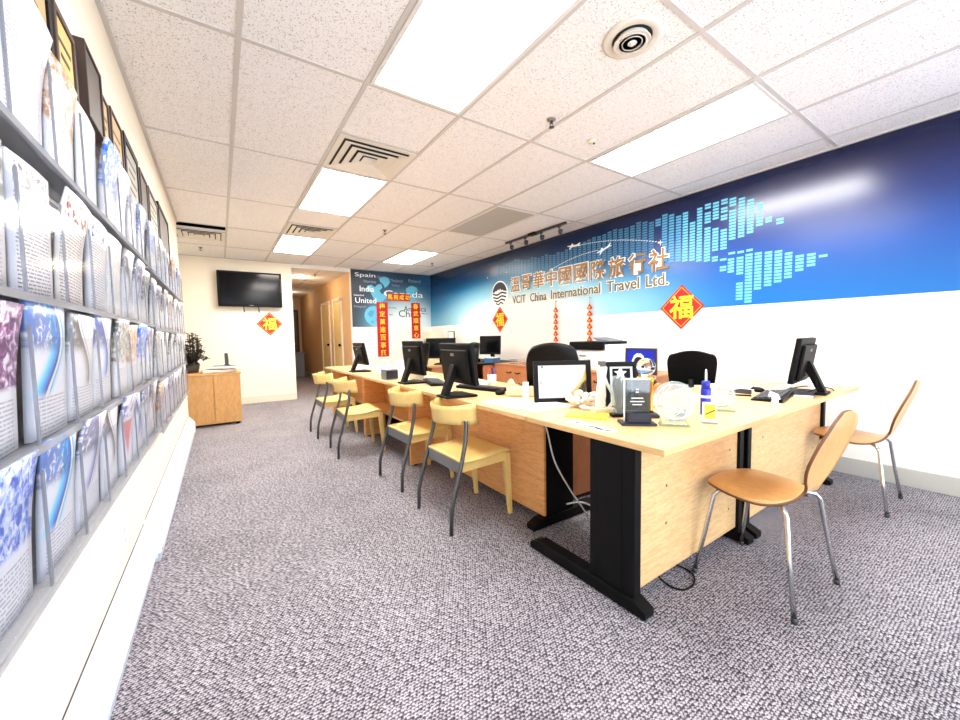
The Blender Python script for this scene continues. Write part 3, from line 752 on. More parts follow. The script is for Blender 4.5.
# ------------------------------------------------------------------ left wall: convector, framed certificates, leaflet racks
def heater(y0, y1, d, zt, zf, lab):
    t = thing('baseboard_heater', lab, 'heater', (XL, y0, 0))
    L = y1-y0; m = MB()
    m.prism([(0,.05),(d-.01,.05),(d,.062),(d,zf),(d-.006,zf+.008),(.004,zt),(0,zt)], (0,0,0), (1,0,0), (0,0,1), (0,L,0)); m.build('cover', M['heater'], t)
    m = MB(); m.box(.002, .01, .004, d-.012, L-.01, .05); m.build('base_channel', M['heatergap'], t)
    m = MB(); m.box(d-.002, .0, .066, d+.003, L, .080); m.build('lip', M['heatergap'], t)
    m = MB(); m.prism([(-.0,.045),(d+.004,.045),(d+.004,zf+.006),(.006,zt+.006),(0,zt+.006)], (0,L-.012,0), (1,0,0), (0,0,1), (0,.014,0)); m.build('end_cap', M['heater'], t)
    m = MB(); m.box(0, 0, zt, .0035, L, zt+.0025); m.build('wall_seam', M['slot'], t)
heater(YF+.05, 2.50, .042, .235, .135, 'white baseboard heater section nearest the camera on the left wall')
heater(2.53, 5.74, .062, .24, .165, 'white baseboard heater section running to the far end of the left wall')

def certificate(y0, y1, z0, z1, fmat, cmat, dp, lab, border=.02):
    t = thing('framed_certificate', lab, 'picture frame', (XL, (y0+y1)/2, (z0+z1)/2), 0, 'framed certificates above the racks')
    a, b = (y1-y0)/2, (z1-z0)/2; m = MB(); w = border
    m.box(0, -a, -b, dp, a, -b+w); m.box(0, -a, b-w, dp, a, b); m.box(0, -a, -b+w, dp, -a+w, b-w); m.box(0, a-w, -b+w, dp, a, b-w)
    m.build('frame', M[fmat], t, bevel=.002)
    m = MB(); m.box(.001, -a+w, -b+w, dp-.006, a-w, b-w); c = m.build('certificate', M[cmat], t)
    if cmat in ('kraft', 'goldcert', 'greycert'):
        m = MB(); z = b*.5
        for k in range(5):
            ww = (a-w)*(.75 if k % 2 == 0 else .5); m.box(dp-.006, -ww, z-.006, dp-.005, ww, z+.006); z -= b*.25
        m.build('engraved_text', M['brown'], c)
certificate(1.02, 1.535, 1.72, 2.065, 'black', 'kraft', .03, 'tan certificate in a black frame nearest the camera, above the racks', .024)
certificate(1.58, 1.775, 1.78, 2.10, 'brown', 'goldcert', .026, 'yellow certificate in a brown frame, second from the camera')
certificate(1.82, 2.04, 1.90, 2.145, 'brown', 'shadowbox', .040, 'deep grey brown shadow box in a dark frame above the racks', .010)
certificate(2.08, 2.26, 1.82, 2.135, 'brown', 'kraft', .022, 'tan plaque just beyond the shadow box', .012)
certificate(2.30, 2.54, 1.82, 2.16, 'brown', 'kraft', .022, 'tan plaque just before the black framed grey certificate', .014)
certificate(2.58, 2.98, 1.80, 2.18, 'black', 'greycert', .022, 'grey certificate in a wide black frame above the racks', .035)
certificate(3.02, 3.30, 1.82, 2.165, 'brown', 'shadowbox', .024, 'dark grey plaque just beyond the black framed grey certificate', .02)
certificate(3.35, 3.80, 1.82, 2.17, 'brown', 'greycert', .024, 'grey plaque second from the far end of the framed row', .025)
certificate(3.86, 4.55, 1.80, 2.22, 'black', 'shadowbox', .024, 'dark certificate at the far end of the framed row', .03)

PITCH_Y = .2445
def rack(y0, n, zb, lab, h=.245, tilt=0.0, ph=PITCH_Y, dp=.062):
    t = thing('leaflet_rack', lab, 'brochure rack', (XL, y0, zb), 0, 'clear wall racks of leaflets')
    L = n*ph
    m = MB(); m.box(.002, 0, -.03, .006, L, h+.035); m.build('back_panel', M['acrylicback'], t)
    for i in range(n+1):
        m = MB(); m.box(.006, i*ph-.0015, 0, dp-.003, i*ph+.0015, h-.01, 1); m.box(dp-.003, i*ph-.0035, 0, dp+.001, i*ph-.0005, h-.012); m.box(dp-.003, i*ph+.003, 0, dp+.001, i*ph+.0055, h-.012); m.build('divider', [M['acrylicedge'], M['acrylic']], t)
    m = MB(); m.box(dp-.002, .004, .004, dp, L-.004, h*.86); m.build('front_panel', M['acrylic'], t)
    m = MB(); m.box(.006, 0, -.005, dp+.003, L, .0); m.box(dp-.001, 0, -.016, dp+.003, L, -.005); m.build('ledge', M['acrylicback'], t)
    return t
ROWN = ['top', 'second', 'third', 'bottom']
ZB = [1.565, 1.240, .945, .662]
NEAR0 = 2.80-9*PITCH_Y; NN = 9; FAR0 = 2.84; FN = 9
for k in range(4):
    rack(NEAR0, NN, ZB[k], '%s rack of the four clear leaflet racks nearer the camera' % ROWN[k])
ZF = [1.555, 1.225, .925, .625]
for k in range(4):
    rack(FAR0, FN, ZF[k], '%s rack of the four clear leaflet racks at the far end of the left wall' % ROWN[k])

LEAFMESH = {}
def leafmesh(curl, thick, w, h):
    key = (round(curl,3), round(thick,3), round(w,3), round(h,3))
    if key not in LEAFMESH:
        m = MB()
        def fn(u, v):
            x = .006 + curl*(max(0, v-.35)/.65)**2 + .004*math.sin(u*PI)
            return (x, (u-.5)*w, v*h), (1, 0, 0)
        m.sheet(fn, 6, 8, thick); LEAFMESH[key] = m
    return LEAFMESH[key]
ORD = ['first', 'second', 'third', 'fourth', 'fifth', 'sixth', 'seventh', 'eighth', 'ninth']
NEARK = [[None,'text','pale','photo','pale3','blue','pale2','wave2','photo2'],
         [None,'photo3','text','text2','text3','pale2','grey','wave2','photo3'],
         [None,'dark','wave','grey','wave3','photo3','photo','blue','wave2'],
         [None,'photo2','wave','wave2','grey','red','wave3','wave2','grey']]
# the first pockets lie outside the picture, so the fourth in each row is the first one seen whole
FARK = [['photo2','pale3','photo3','wave2','grey','photo','pale','wave3','photo2'],
        ['grey','wave2','photo3','grey','photo','pale3','photo3','grey','wave2'],
        ['photo3','pale2','grey','photo3','grey','wave2','grey','photo3','pale2'],
        ['photo','pale3','wave2','grey','pale','photo3','pale2','grey','pale3']]
for blk, (Y0, ZZ, KK, nm) in enumerate(((NEAR0, ZB, NEARK, 'near'), (FAR0, ZF, FARK, 'far'))):
    for r in range(4):
        for i in range(9):
            kd = KK[r][i]
            if kd is None: continue
            curl = rnd.choice([0, .008, .014, .022]); th = rnd.choice([.004, .007, .010]); hh = rnd.choice([.279, .279, .268]); ww = .214 if rnd.random() < .8 else .20
            o = leafmesh(curl, th, ww, hh).build('leaflet', LEAF[kd])
            yc = Y0 + (i+.5)*PITCH_Y
            o.location = (XL+.030+.006*rnd.random(), yc, ZZ[r]+.003)
            o.rotation_euler = (rnd.uniform(-.035,.035), math.radians(2.0), 0)
            if blk == 0:
                lab = '%s, %s pocket of the %s rack nearer the camera' % (LOOK[kd], ORD[i-1], ROWN[r])
            else:
                lab = '%s, %s pocket of the far %s rack' % (LOOK[kd], ORD[i], ROWN[r])
            tag(o, lab, 'leaflet', 'leaflets in the wall racks')

# ------------------------------------------------------------------ desks
DT = .735
def tleg(m_col, m_foot, x0, x1, ya, yb, yfoot0, yfoot1, parent, zt=.705):
    pass
def corner_desk():
    t = thing('corner_desk', 'beech desk at the near corner with black metal legs and pale front panel', 'desk', (1.26, .73, 0))
    def P(x, y, z): return (x-1.26, y-.73, z)
    def bx(m, x0, y0, z0, x1, y1, z1, mi=0): m.box(x0-1.26, y0-.73, z0, x1-1.26, y1-.73, z1, mi)
    m = MB(); bx(m, 1.26, .73, DT-.026, 2.335, 1.455, DT); m.build('desktop', [M['beech']], t, bevel=.003)
    m = MB(); bx(m, 1.3905, .915, .075, 2.318, .933, .675); m.build('front_panel', M['beechpanel'], t, bevel=.0015)
    def leg(x0, nm='leg'):
        m = MB(); bx(m, x0, .9, .05, x0+.045, 1.125, .69); bx(m, x0-.004, .96, .05, x0, 1.07, .68)
        # foot with chamfered ends
        m.prism([(.845-.73,0),(1.52-.73,0),(1.52-.73,.028),(1.46-.73,.055),(.90-.73,.055),(.845-.73,.03)], (x0-.012-1.26, 0, .006), (0,1,0), (0,0,1), (.066,0,0))
        l = m.build(nm, M['black'], t, bevel=.004)
        m = MB(); bx(m, x0-.004, .80, .685, x0+.05, 1.42, .708); m.build('top_bracket', M['black'], l)
        for y in (.87, 1.49):
            m = MB(); m.cyl(P(x0+.021, y, 0), P(x0+.021, y, .012), .018, n=12); m.build('glide', M['blackp'], l)
    leg(1.345); leg(2.285)
    m = MB(); bx(m, 1.395, .95, .60, 2.28, .99, .68); m.build('cross_beam', M['black'], t)
    for x, z in ((1.60,.30),(2.20,.52),(1.60,.47),(2.20,.2)):
        m = MB(); m.cyl(P(x,.9145,z), P(x,.9165,z), .007, n=10); m.build('screw_cap', M['plyedge'], t)
corner_desk()
def side_desk():
    t = thing('side_desk', 'beech desk extending the corner desk toward the right wall', 'desk', (2.34, .735, 0))
    def bx(m, x0, y0, z0, x1, y1, z1, mi=0): m.box(x0-2.34, y0-.735, z0, x1-2.34, y1-.735, z1, mi)
    m = MB(); bx(m, 2.339, .735, DT-.024, 3.77, 1.46, DT+.001); m.build('desktop', M['beech'], t, bevel=.003)
    m = MB(); bx(m, 2.46, .915, .075, 3.64, .933, .675); m.build('front_panel', M['beechpanel'], t, bevel=.0015)
    for x0 in (2.385, 3.655):
        m = MB(); bx(m, x0, .9, .05, x0+.045, 1.125, .69)
        m.prism([(.11,0),(.785,0),(.785,.028),(.725,.055),(.165,.055),(.11,.03)], (x0-.012-2.34, 0, .006), (0,1,0), (0,0,1), (.066,0,0))
        l = m.build('leg', M['black'], t, bevel=.004)
        m = MB(); bx(m, x0-.004, .80, .685, x0+.05, 1.42, .708); m.build('top_bracket', M['black'], l)
    for x, z in ((2.62,.52),(2.62,.22),(3.5,.30)):
        m = MB(); m.cyl((x-2.34,.9145-.735,z), (x-2.34,.9165-.735,z), .007, n=10); m.build('screw_cap', M['plyedge'], t)
side_desk()
def counter(y0, y1, lab, kind, cat='desk'):
    X0 = 1.26
    t = thing('reception_desk', lab, cat, (X0, y0, 0), 0, 'reception desks in a row')
    L = y1-y0
    m = MB(); m.box(0, .002, DT-.026, .78, L-.002, DT); m.build('desktop', M['beech'], t, bevel=.003)
    if kind == 'panel':
        m = MB(); m.box(.285, .17, .065, .303, L-.01, .690); m.build('front_panel', M['beechfront'], t, bevel=.002)
        # black T leg at the near end
        m = MB(); m.box(.305, .165, .05, .53, .21, .69)
        m.prism([(.19,0),(.78,0),(.78,.028),(.72,.055),(.25,.055),(.19,.03)], (0,.155,.006), (1,0,0), (0,0,1), (0,.066,0)); m.build('leg', M['black'], t, bevel=.004)
        m = MB(); m.box(.20, .16, .67, .74, .22, .708); m.build('top_bracket', M['black'], t)
    else:
        m = MB(); m.box(.09, .008, .012, .70, .03, .708); m.build('end_panel', M['beechfront'], t, bevel=.002)
        m = MB(); m.box(.09, L-.03, .012, .70, L-.008, .708); m.build('end_panel', M['beechfront'], t, bevel=.002)
        m = MB(); m.box(.335, .03, .03, .353, L-.03, .708); m.build('front_panel', M['beechfront'], t, bevel=.002)
        m = MB(); m.box(.10, .03, .365, .335, L-.03, .385); m.build('shelf', M['beech'], t, bevel=.002)
        m = MB(); m.box(.335, .03, .03, .352, L-.03, .36, 0); m.build('under_shelf_shade', M['brown'], t)  # dark sheet stands in for the shaded open space below the shelf
        for y in (.018, L-.02):
            m = MB(); m.cyl((.14,y,0),(.14,y,.014), .012, n=10); m.cyl((.6,y,0),(.6,y,.014), .012, n=10); m.build('glide', M['blackp'], t)
counter(1.462, 3.11, 'beech reception desk with a solid front panel, beside the corner desk', 'panel')
counter(3.11, 4.42, 'beech reception desk with an open front shelf, middle of the row', 'open')
counter(4.42, 5.92, 'beech reception desk at the far end of the row by the corridor', 'open')
t = thing('drawer_pedestal', 'orange wood drawer pedestal under the reception desk behind the black legs', 'drawer unit', (1.86, 1.78, 0))
m = MB(); m.box(0, 0, .03, .42, .5, .60); m.build('carcass', M['cherry'], t, bevel=.003)
for k in range(3):
    m = MB(); m.box(.42, .01, .05+.185*k, .438, .49, .225+.185*k); d = m.build('drawer', M['cherry'], t, bevel=.002)
    m = MB(); m.box(.438, .17, .14+.185*k, .452, .33, .152+.185*k); m.build('handle', M['darkgrey'], d)
m = MB()
for x, y in ((.05,.05),(.37,.05),(.05,.45),(.37,.45)): m.cyl((x,y,0),(x,y,.032), .02, n=10)
m.build('casters', M['blackp'], t)

# ------------------------------------------------------------------ visitors' chairs
def side_chair(loc, rz, lab, grp):
    t = thing('visitor_chair', lab, 'chair', loc, rz, grp)
    # faces +x: seat, curved back, grey tube rear legs, wooden front legs
    def seat(u, v):
        x = -.15+.365*v; zc = .410+.024*v-.012*math.sin(min(1,v/.85)*PI)
        if v > .85: zc -= .02*((v-.85)/.15)**2
        return (x, (u-.5)*.44, zc), (0,0,1)
    m = MB(); m.sheet(seat, 6, 16, .014); m.build('seat', M['ply'], t)
    for s in (-1, 1):
        m = MB(); m.prism([(-.135,.402),(.19,.415),(.205,.40),(.205,.36),(.16,.355),(-.135,.345)], (0,s*.195-.011,0), (1,0,0), (0,0,1), (0,.022,0)); m.build('side_rail', M['ply'], t, bevel=.002)
        m = MB(); vs = []
        for z, x, w in ((.0,.222,.013),(.405,.192,.022)):
            for a, b in ((-1,-1),(1,-1),(1,1),(-1,1)): vs.append((x+a*w, s*.198+b*w*.85, z))
        m.add(vs, [(3,2,1,0),(4,5,6,7),(0,1,5,4),(1,2,6,5),(2,3,7,6),(3,0,4,7)]); m.build('front_leg', M['ply'], t, bevel=.003)
        m = MB(); m.tube([(-.225,s*.218,0),(-.222,s*.218,.12),(-.205,s*.217,.20),(-.142,s*.214,.41),(-.110,s*.206,.53),(-.098,s*.196,.625),(-.098,s*.192,.645)], .0125, 10); m.build('rear_leg', M['tube'], t)
    m = MB(); m.box(-.150, -.203, .335, -.138, .203, .402); m.build('rear_rail', M['greyrail'], t, bevel=.002)
    def back(u, v):
        a = (u-.5)*2.0; y = .200*math.sin(a*1.15)/math.sin(1.15); e = abs(a)**2.6
        x = -.185+.165*abs(a)**2.0 - .02*v
        z = .615+.110*v + .018*e*v
        return (x, y, z), Vector((-1, -a*1.45, 0)).normalized()
    m = MB(); m.sheet(back, 18, 4, .016); m.build('backrest', M['ply'], t)
    return t
g = 'visitor chairs along the reception desks'
c0 = side_chair((1.275, 2.095, 0), 0, 'plywood visitor chair with grey tube rear legs nearest the camera, at the solid panel', g)
copy_thing(c0, (1.285, 2.86, 0), .03, 'plywood visitor chair second from the camera along the reception desks')
copy_thing(c0, (1.12, 3.94, 0), -.06, 'plywood visitor chair third from the camera, in front of the open shelf')
copy_thing(c0, (1.105, 4.86, 0), 0, 'plywood visitor chair farthest from the camera, nearest the corridor')

def shell_chair(loc, rz, lab, grp):
    t = thing('shell_chair', lab, 'chair', loc, rz, grp)
    K = [(.205,.428,.10),(.19,.440,.27),(.15,.449,.36),(.08,.447,.415),(0,.440,.425),(-.06,.436,.39),(-.105,.440,.31),(-.138,.454,.215),(-.158,.480,.155),(-.167,.508,.185),(-.174,.545,.27),(-.186,.60,.34),(-.203,.655,.36),(-.222,.71,.345),(-.241,.76,.30),(-.254,.80,.22),(-.260,.822,.10)]
    n = len(K)-1
    def cr_(v):
        q = v*n; i = min(int(q), n-1); f = q-i
        a, b, c, d = K[max(0,i-1)], K[i], K[i+1], K[min(n,i+2)]
        return [.5*(2*b[k]+(c[k]-a[k])*f+(2*a[k]-5*b[k]+4*c[k]-d[k])*f*f+(3*b[k]-a[k]-3*c[k]+d[k])*f**3) for k in range(3)]
    def fn(u, v):
        x, z, w = cr_(v); x2, z2, _ = cr_(min(1,v+.01)); x1, z1, _ = cr_(max(0,v-.01))
        d = Vector((x2-x1, 0, z2-z1)).normalized(); nn = Vector((d.z, 0, -d.x)); 
        a = (u-.5)*2; dish = .018*a*a*(w/.4)
        if nn.z < 0 and v < .5: nn = -nn
        nn = Vector((-d.z, 0, d.x)) if False else nn
        p = Vector((x, a*w/2, z)) + Vector((d.z, 0, -d.x))*(-dish if True else dish)
        return p, (d.z, 0, -d.x)
    # normal pointing to the sitter: (d.z,0,-d.x) points up on the seat because d.x < 0 there
    m = MB(); m.sheet(fn, 12, 48, .011, 0, 1); m.build('shell', [M['shell'], M['plyedge']], t)
    m = MB(); m.cyl((0,0,.408),(0,0,.432), .085, .085, 20); m.build('underseat_plate', M['blackp'], t)
    for sx in (1, -1):
        for sy_ in (1, -1):
            m = MB(); m.tube([(.02*sx,.03*sy_,.415),(.10*sx,.125*sy_,.416),(.128*sx,.155*sy_,.408),(.142*sx,.170*sy_,.385),(.168*sx,.196*sy_,.19),(.195*sx,.222*sy_,.012)], .0095, 10)
            l = m.build('leg', M['chrome'], t)
            m = MB(); m.cyl((.196*sx,.2228*sy_,0),(.194*sx,.2212*sy_,.022), .0115, n=10); m.build('foot_cap', M['darkgrey'], l)
    return t
s0 = shell_chair((2.035, .692, 0), PI/2-.05, 'moulded plywood shell chair on chrome legs nearest the camera', 'shell chairs')
copy_thing(s0, (3.52, .70, 0), PI/2+.02, 'moulded plywood shell chair on chrome legs nearest the right wall')

# ------------------------------------------------------------------ staff chairs
def office_chair(loc, rz, lab, style, grp='staff chairs behind the desks'):
    t = thing('office_chair', lab, 'office chair', loc, rz, grp)   # faces +x
    fm = M['leather'] if style == 'leather' else M['mesh']
    m = MB(); m.box(-.25, -.25, .44, .25, .25, .53); m.build('seat', fm, t, bevel=.035, seg=4)
    top = 1.075 if style == 'leather' else .99; bot = .56 if style == 'leather' else .70; W = .225 if style == 'leather' else .19
    def back(u, v):
        a = (u-.5)*2; vv = v
        w = W*(1-.30*max(0,(vv-.6)/.4)**2.4-.10*(1-vv)**2)
        z = bot+(top-bot)*vv - .03*max(0,(vv-.8)/.2)**2*a*a
        x = -.235-.10*vv+.05*a*a
        return (x, a*w, z), (1, 0, .18)
    m = MB(); m.sheet(back, 14, 16, .07 if style == 'leather' else .035); m.build('backrest', fm, t, bevel=.012)
    m = MB(); m.tube([(-.05,0,.43),(-.24,0,.44),(-.30,0,.52),(-.315,0,.75)], .022, 8); m.build('back_bracket', M['blackp'], t)
    for s in (-1, 1):
        m = MB(); m.tube([(.12,s*.25,.47),(.13,s*.30,.50),(.12,s*.305,.66),(-.02,s*.305,.685),(-.17,s*.30,.67),(-.24,s*.25,.62)], .016, 8); m.build('armrest', M['blackp'], t)
    m = MB(); m.cyl((0,0,.10),(0,0,.30), .032); m.cyl((0,0,.30),(0,0,.44), .02); m.build('gas_lift', M['blackp'], t)
    m = MB()
    for k in range(5):
        a = 2*PI*k/5; m.tube([(0,0,.12),(.28*math.cos(a),.28*math.sin(a),.075)], [.03,.016], 8)
    b = m.build('star_base', M['blackp'], t)
    for k in range(5):
        a = 2*PI*k/5; m = MB(); x, y = .275*math.cos(a), .275*math.sin(a); m.cyl((x-.015,y-.015,.03),(x+.015,y+.015,.03), .03, n=14); m.cyl((x,y,.03),(x,y,.08), .008, n=8); m.build('caster', M['blackp'], b)
    return t
office_chair((2.52, 2.54, 0), PI*.25, 'black leather office chair with a high back, behind the framed award', 'leather')
office_chair((3.54, 1.80, 0), .46, 'black mesh office chair in front of the white wall, behind the crystal awards', 'mesh')
office_chair((2.04, 4.86, 0), PI*.75, 'black office chair behind the monitor in the middle of the reception desks', 'leather')
office_chair((2.10, 3.75, 0), PI*.9, 'black office chair half hidden behind the nearest reception monitor', 'leather')
t = thing('wall_outlet', 'small white socket plate low on the left wall above the heater joint', 'socket', (XL, 2.05, .37))
m = MB(); m.box(0, -.036, -.058, .006, .036, .058); m.build('plate', M['heater'], t, bevel=.002)
m = MB()
for z in (-.022, .022): m.box(.006, -.014, z-.012, .0075, .014, z+.012)
m.build('sockets', M['heatergap'], t)

# ------------------------------------------------------------------ furniture along the right wall
def credenza(y0, y1, lab, doors=2):
    t = thing('credenza', lab, 'cabinet', (3.52, y0, 0), 0, 'low cabinets along the right wall')
    L = y1-y0
    m = MB(); m.box(.0, 0, .06, .53, L, .695); m.box(.03, .01, 0, .51, L-.01, .06); m.build('carcass', M['cherry'], t, bevel=.003)
    m = MB(); m.box(-.02, -.005, .695, .545, L+.005, .722); m.build('top_board', M['cherry'], t, bevel=.003)
    w = L/doors
    for k in range(doors):
        m = MB(); m.box(-.018, k*w+.004, .075, -.001, (k+1)*w-.004, .685); d = m.build('door', M['cherry'], t, bevel=.002)
        yy = (k+1)*w-.10 if k % 2 == 0 else k*w+.10
        m = MB(); m.tube([(-.018,yy-.055,.615),(-.038,yy-.03,.603),(-.042,yy,.600),(-.038,yy+.03,.603),(-.018,yy+.055,.615)], .007, 8); m.build('handle', M['black'], d)
credenza(3.86, 4.78, 'orange cherry cabinet with two black curved handles, below the left charm string')
credenza(2.16, 3.84, 'orange cherry cabinet under the photocopier', 3)
# dark side table with monitor in the corner
t = thing('computer_table', 'black topped orange wood computer table in the corner by the right wall', 'table', (3.30, 4.82, 0))
m = MB(); m.box(0, 0, .70, .76, 1.35, .725); m.build('table_top', M['blackp'], t, bevel=.003)
for y in (.02, 1.30): m = MB(); m.box(.04, y, 0, .74, y+.03, .70); m.build('side_panel', M['cherry'], t, bevel=.002)
m = MB(); m.box(.25, .05, .30, .72, 1.30, .33); m.build('shelf', M['cherry'], t)
m = MB(); m.box(.70, .05, .05, .72, 1.30, .69); m.build('back_panel', M['cherry'], t)
t = thing('computer_tower', 'black computer tower standing on the shelf of the corner computer table', 'computer', (3.62, 4.98, .33))
m = MB(); m.box(0, 0, 0, .38, .18, .355); m.build('case', M['blackp'], t, bevel=.004)
m = MB(); m.box(-.004, .01, .01, 0, .17, .345); m.build('front_bezel', M['darkgrey'], t)
# back desk
t = thing('staff_desk', 'light wood staff desk behind the reception monitors', 'desk', (2.42, 4.85, 0))
m = MB(); m.box(0, 0, .708, .80, 1.5, .735); m.build('desktop', M['beech'], t, bevel=.003)
for y in (.03, 1.45): m = MB(); m.box(.05, y, 0, .75, y+.025, .708); m.build('end_panel', M['cherry'], t)
m = MB(); m.box(.72, .05, .25, .74, 1.45, .705); m.build('back_panel', M['cherry'], t)

# photocopier
t = thing('photocopier', 'white photocopier with a dark scanner on the orange cabinet', 'photocopier', (3.60, 2.46, .722))
m = MB(); m.box(0, 0, 0, .44, .86, .23); m.build('body', M['white'], t, bevel=.012)
m = MB(); m.box(.0, .30, .23, .44, .86, .30); m.build('scanner_body', M['white'], t, bevel=.008)
m = MB(); m.box(-.03, .34, .238, .42, .85, .335); m.build('scanner_lid', M['blackp'], t, bevel=.012)
m = MB(); m.box(-.034, .36, .262, -.030, .83, .300); m.build('control_panel', M['black'], t)
m = MB(); m.prism([(0,.335),(.16,.335),(.24,.375),(.23,.382),(0,.345)], (.08, .34, 0), (0,1,0), (0,0,1), (.25,0,0)); m.build('document_feeder', M['greyp'], t, bevel=.003)
for z in (.04, .13): 
    m = MB(); m.box(-.010, .48, z, -.001, .84, z+.075); d = m.build('paper_tray', M['white'], t, bevel=.003)
    m = MB(); m.box(-.016, .60, z+.03, -.010, .70, z+.042); m.build('tray_handle', M['darkgrey'], d)
m = MB(); m.box(-.006, .10, .02, -.001, .42, .20); m.build('side_door', M['white'], t)
# awards and certificate on the cabinet
t = thing('blue_certificate', 'blue certificate with a white seal in a brown frame, beside the photocopier', 'picture frame', (3.555, 2.32, .723), math.radians(6))
tl = MB()
def leanbox(m, x0, y0, z0, x1, y1, z1): m.box(x0, y0, z0, x1, y1, z1)
# faces -x
m = MB(); a, H, w = .165, .27, .016
m.box(-.012, -a, 0, .012, a, w); m.box(-.012, -a, H-w, .012, a, H); m.box(-.012, -a, w, .012, -a+w, H-w); m.box(-.012, a-w, w, .012, a, H-w); m.build('frame', M['brown'], t)
m = MB(); m.box(-.008, -a+w, w, .010, a-w, H-w); m.build('blue_sheet', M['blue'], t)
m = MB()
seal = [(.070*(1+.07*math.cos(k*PI/2*1))*math.cos(k*PI/12), .082*(1+.10*(k % 2))*math.sin(k*PI/12)) for k in range(24)]
m.prism(seal, (-.008, .02, .13), (0,-1,0), (0,0,1), (-.002,0,0)); s_ = m.build('white_seal', M['printwhite'], t)
m = MB(); m.cyl((-.0115,.02,.13),(-.0100,.02,.13), .050, n=28, smooth=False); m.build('seal_centre', M['navy'], s_)
m = MB(); m.prism([(0,0),(.09,0),(.0,.2)], (.012,-.01,0), (1,0,0), (0,0,1), (0,.02,0)); m.build('stand', M['brown'], t)
t = thing('small_trophy', 'pale upright trophy behind the blue certificate', 'trophy', (3.62, 2.235, .723))
m = MB(); m.box(-.04, -.03, 0, .04, .03, .03); m.build('base', M['brown'], t, bevel=.003)
m = MB(); m.prism([(-.028,.03),(.028,.03),(.034,.16),(.0,.20),(-.034,.14)], (0,-.008,0), (1,0,0), (0,0,1), (0,.016,0)); m.build('plate', M['glassgreen'], t)
# metal basket, paper tray on cabinet
t = thing('wire_tray', 'clear wire tray lying on the orange cabinet with two handles', 'tray', (3.72, 4.30, .723))
m = MB()
for z in (.005, .06): m.tube([(-.14,-.2,z),(.14,-.2,z),(.14,.2,z),(-.14,.2,z)], .004, 6, closed=True)
for k in range(7):
    y = -.2+.4*k/6; m.tube([(-.14,y,.06),(-.14,y,.005),(.14,y,.005),(.14,y,.06)], .003, 6)
m.build('wire_frame', M['chrome'], t)

# ------------------------------------------------------------------ monitors
def monitor(loc, rz, lab, w=.41, h=.27, zc=.23, tilt=.12, big=False, lean=True):
    t = thing('computer_monitor', lab, 'monitor', loc, rz, 'computer monitors')   # screen faces +x
    R = Matrix.Rotation(-tilt, 3, 'Y'); c = Vector((.0, 0, zc))
    m = MB(); m.obox(c+R@Vector((0,0,0)), (.030, w, h), R); h_ = m.build('housing', M['blackp'], t, bevel=.006)
    m = MB(); m.obox(c+R@Vector((-.024,0,-.01)), (.022, w*.82, h*.78), R); m.build('rear_cover', M['blackp'], t, bevel=.008)
    m = MB(); m.obox(c+R@Vector((.0155,0,.008)), (.003, w-.036, h-.052), R); m.build('screen', M['screen'], t)
    m = MB(); m.obox(c+R@Vector((-.0355,0,h*.24)), (.002, .045, .018), R); m.build('maker_badge', M['greyp'], t)
    m = MB(); m.prism([(-.125,.016),(-.085,.016),(.0,zc-.02),(-.045,zc-.005)], (0,-.03,0), (1,0,0), (0,0,1), (0,.06,0)); m.build('neck', M['blackp'], t, bevel=.004)
    m = MB()
    pts = [(-.135,-.07),(.09,-.11),(.09,.11),(-.135,.07)]
    m.prism(pts, (0,0,0), (1,0,0), (0,1,0), (0,0,.016)); m.build('base', M['blackp'], t, bevel=.006)
    m = MB(); m.tube([(-.03,.02,zc-.05),(-.07,.03,zc-.10),(-.09,.04,.04),(-.04,.10,.012),(.10,.18,.008)], .004, 6); m.build('cable', M['blackp'], t)
    return t
T = DT+.001
monitor((1.42, 4.70, T), 0, 'black monitor seen from behind at the far end of the reception desks', .40, .27, .22, .20)
monitor((1.43, 3.17, T), .05, 'black monitor seen from behind in the middle of the reception desks', .36, .30, .225, .10)
monitor((1.335, 2.245, T), -.02, 'large black monitor seen from behind, nearest of the three on the reception desks', .44, .275, .225, .14)
monitor((2.72, 5.05, T), -2.1, 'black monitor on the staff desk behind the reception monitors', .44, .30, .24, .05)
monitor((3.62, 5.05, .727), PI+.45, 'black monitor on the black computer table below the round logo', .38, .30, .27, .05)
monitor((3.14, .89, T), 1.66, 'black monitor on the side desk near the right wall', .40, .29, .215, .14)

def keyboard(loc, rz, lab, mat='blackp', w=.44):
    t = thing('keyboard', lab, 'keyboard', loc, rz, 'keyboards')
    m = MB(); m.prism([(-.075,0),(.075,0),(.075,.010),(-.075,.022)], (0,-w/2,0), (1,0,0), (0,0,1), (0,w,0)); m.build('case', M[mat], t, bevel=.003)
    m = MB()
    for r in range(5):
        for c in range(15):
            x = .055-.026*r; y = -w/2+.018+c*(w-.03)/15; z = .0115+(.062-x)*.085
            m.box(x-.010, y, z, x+.010, y+(w-.03)/15-.004, z+.008)
    m.build('keys', M['darkgrey'] if mat == 'blackp' else M['greyp'], t)
keyboard((1.66, 2.42, T), .25, 'dark keyboard lying behind the nearest reception monitor')
keyboard((2.80, .93, T), 1.75, 'black keyboard on the side desk left of the monitor')
keyboard((1.56, 3.02, T), -.3, 'black keyboard between the two nearer reception monitors')
def mouse(loc, rz, lab):
    t = thing('computer_mouse', lab, 'mouse', loc, rz)
    m = MB(); m.ball((0,0,.012), .03, 14, sq=(1.7,1,.75)); m.v = [(x,y,max(0,z)) for x,y,z in m.v]; m.build('body', M['blackp'], t)
    m = MB(); m.cyl((.028,-.004,.028),(.028,.004,.028), .007, n=10); m.build('scroll_wheel', M['greyp'], t)
mouse((1.60, 2.12, T), .4, 'small black mouse beside the nearest reception monitor')
